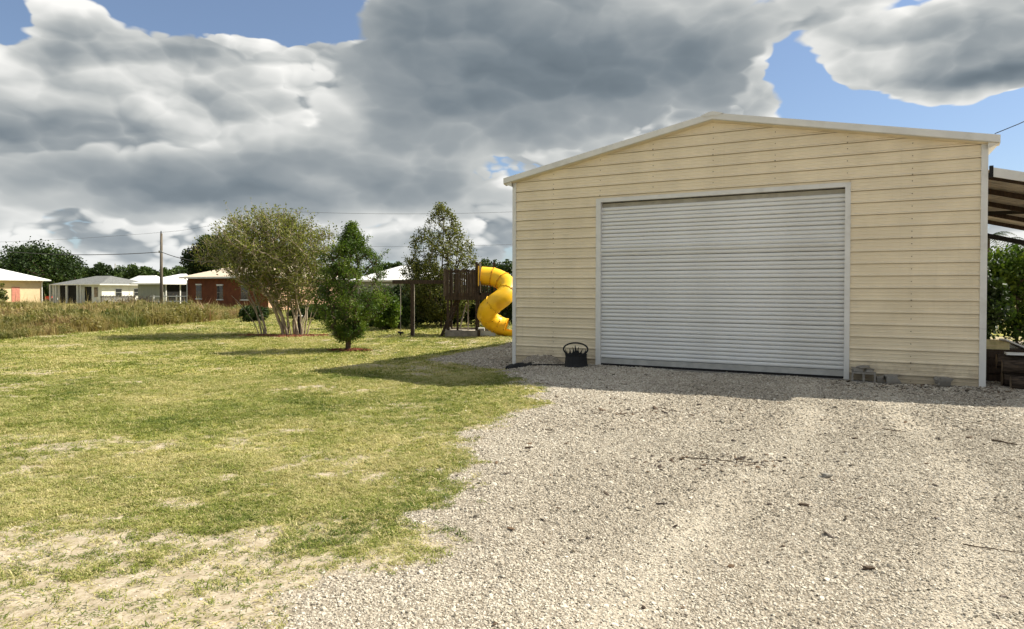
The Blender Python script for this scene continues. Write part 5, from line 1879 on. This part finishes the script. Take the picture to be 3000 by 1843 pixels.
def build_weeds():
    rng = np.random.default_rng(101)
    wm = leaf_mat('weed_stem', (0.10, 0.12, 0.026), (0.33, 0.27, 0.11), (0.27, 0.155, 0.105), 0.35, True)
    protos = proto_collection('weed_clump', [tuft_mesh(200 + i, 34, 0.25, 0.62, 0.22, 0.55, 0.010, wm, 'weed') for i in range(6)] + [leafy_mesh(300 + i, wm) for i in range(4)] + [tuft_mesh(220 + i, 6, 0.55, 1.0, 0.18, 0.25, 0.008, wm, 'weed') for i in range(2)])
    u = rng.uniform(0, 1, 70000)
    Y = np.sqrt(20 ** 2 + u * (78 ** 2 - 20 ** 2))
    X = rng.uniform(-0.86, -0.34, len(u)) * Y
    k = in_field(X, Y)
    k &= rng.uniform(0, 1, len(u)) < np.clip(32 / Y, 0, 1) * np.clip(0.35 + 1.6 * (fbm(X * 0.5, Y * 0.5, 78, 3) - 0.3), 0.15, 1)
    X, Y = X[k], Y[k]
    n = len(X)
    pat = fbm(X * 0.22, Y * 0.22, 71, 3)
    fine = fbm(X * 0.8, Y * 0.8, 73, 3)
    yf = np.interp(X, FX, FYY)
    edge = np.clip((Y - yf) / 5.0, 0, 1)
    band = np.exp(-((Y - yf - 13) / 5.5) ** 2) * sstep(px(480, 44) - X, -3, 3)
    s = (0.80 + 0.8 * (fine - 0.3)) * (0.45 + 0.70 * edge) * rng.uniform(0.55, 1.45, n) * np.clip(1 - (Y - 40) / 45, 0.45, 1.0) * (0.85 + 0.35 * sstep(-X, 16, 24))
    s = s * np.clip(0.35 + 1.3 * fbm(X * 0.3, Y * 0.3, 79, 2), 0.5, 1.4)
    stalk = rng.uniform(0, 1, n) < 0.07
    leafy = rng.uniform(0, 1, n) < 0.16 + 0.35 * (1 - edge) + 0.35 * (fbm(X * 0.35, Y * 0.35, 75, 2) > 0.55)
    tint = 0.30 + (pat - 0.5) * 1.4 + (fine - 0.5) * 0.7 + rng.normal(0, 0.14, n) + 0.6 * band
    o = scatter('field_weeds', np.stack([X, Y, gz(X, Y)], 1), np.stack([rng.normal(0, 0.1, n), rng.normal(0, 0.1, n), rng.uniform(0, 6.28, n)], 1),
                np.stack([s, s, s], 1), np.clip(np.where(stalk, 0.55, np.where(leafy, tint * 0.45 + 0.02, tint)), 0, 1), np.where(stalk, rng.integers(10, 12, n), np.where(leafy, rng.integers(6, 10, n), rng.integers(0, 6, n))), protos)
    tag(o, 'tall dry weeds of the rough field left of the lawn', 'weeds', kind='stuff')
    print('weeds', n)


def build_gravel():
    rng = np.random.default_rng(102)
    m = bpy.data.materials.new('gravel_stone')
    m.use_nodes = True
    N = NT(m.node_tree)
    b = N.n['Principled BSDF']
    at = N.new('ShaderNodeAttribute', attribute_name='tint')
    at.attribute_type = 'INSTANCER'
    c = N.ramp(at.outputs['Fac'], [(0.0, (0.085, 0.074, 0.058, 1)), (0.3, (0.265, 0.235, 0.186, 1)), (0.65, (0.505, 0.46, 0.378, 1)), (1.0, (0.64, 0.60, 0.515, 1))])
    tc = N.new('ShaderNodeTexCoord')
    n1 = N.noise(tc.outputs['Object'], 2.2, 3, 0.6)
    N.l.new(N.mix(N.smooth(n1, 0.35, 0.7), c, N.mix(1.0, c, (0.78, 0.76, 0.72, 1), 'MULTIPLY')), b.inputs['Base Color'])
    b.inputs['Roughness'].default_value = 0.9
    b.inputs['Specular IOR Level'].default_value = 0.2
    protos = proto_collection('gravel_piece', [stone_mesh(i, m) for i in range(8)])
    Ps, ss = [], []
    for y0, y1, dens, s0 in ((2.6, 5.0, 9800, 0.0056), (5.0, 8.0, 4800, 0.0070), (8.0, 14.5, 1400, 0.0100), (14.5, 24.0, 420, 0.015)):
        area = 0.85 * (y1 ** 2 - y0 ** 2)
        X, Y = view_points(rng, int(area * dens), y0, y1, 0.55 if y0 < 5 else 0.3, 0.85)
        g, d = masks(X, Y)
        t, s = to_gar(X, Y)
        keep = rng.uniform(0, 1, len(X)) < g ** 1.5 * (1 - 0.45 * tracks(X, Y))
        keep |= rng.uniform(0, 1, len(X)) < 0.02 * (d < 0.6)
        keep &= ~((t > 0.0) & (s > 0.02) & (t < 9.2) & (s < 11))
        X, Y = X[keep], Y[keep]
        Ps.append(np.stack([X, Y, gz(X, Y) + s0 * 0.02], 1))
        ss.append(s0 * np.exp(rng.normal(0, 0.38, len(X))))
    P, s = np.concatenate(Ps), np.concatenate(ss)
    n = len(P)
    worn = fbm(P[:, 0] * 0.55, P[:, 1] * 0.55, 81, 4)
    tint = 0.57 + rng.normal(0, 0.21, n) + (worn - 0.5) * 0.5 + 0.12 * tracks(P[:, 0], P[:, 1])
    bad = rng.uniform(0, 1, n) < 0.03
    tint = np.where(bad, rng.uniform(0, 0.25, n), tint)
    o = scatter('gravel', P, rng.uniform(0, 6.28, (n, 3)) * np.array([0.12, 0.12, 1]), np.stack([s * rng.uniform(0.8, 1.5, n), s, s * rng.uniform(0.7, 1.1, n)], 1), np.clip(tint, 0, 1), rng.integers(0, 8, n), protos)
    tag(o, 'pale crushed stone gravel of the driveway', 'gravel', kind='stuff')
    print('gravel', n)
    # dark bark crumbs and leaf litter mostly near the right of the wall
    mm = leaf_mat('bark_crumb', (0.02, 0.014, 0.010), (0.05, 0.034, 0.022), (0.14, 0.09, 0.05), 0.0, True)
    pc = proto_collection('litter_piece', [stone_mesh(50 + i, mm) for i in range(4)])
    X1, Y1 = view_points(rng, 520, 3.0, 12.0, 0.1, 0.85)
    t = rng.uniform(6.8, 10.5, 420)
    s_ = -np.abs(rng.normal(0, 0.75, 420)) - 0.08
    X2, Y2 = gar(t, s_)
    X3, Y3 = rng.normal(2.15, 0.45, 160), rng.normal(6.55, 0.22, 160)
    X4, Y4 = rng.normal(1.75, 0.5, 120), rng.normal(9.1, 0.2, 120)
    X, Y = np.concatenate([X1, X2, X3, X4]), np.concatenate([Y1, Y2, Y3, Y4])
    g, d = masks(X, Y)
    k = g > 0.5
    X, Y = X[k], Y[k]
    n = len(X)
    s = 0.0065 * np.exp(rng.normal(0, 0.5, n)) * (1 + 0.06 * Y)
    o = scatter('bark_litter', np.stack([X, Y, gz(X, Y) + 0.008], 1), np.stack([rng.normal(0, 0.2, n), rng.normal(0, 0.2, n), rng.uniform(0, 6.28, n)], 1),
                np.stack([s * rng.uniform(1, 3.2, n), s, s * 0.5], 1), rng.uniform(0, 1, n), rng.integers(0, 4, n), pc)
    tag(o, 'dark bark crumbs littering the gravel', 'bark litter', kind='stuff')


build_lawn()
build_weeds()
build_gravel()
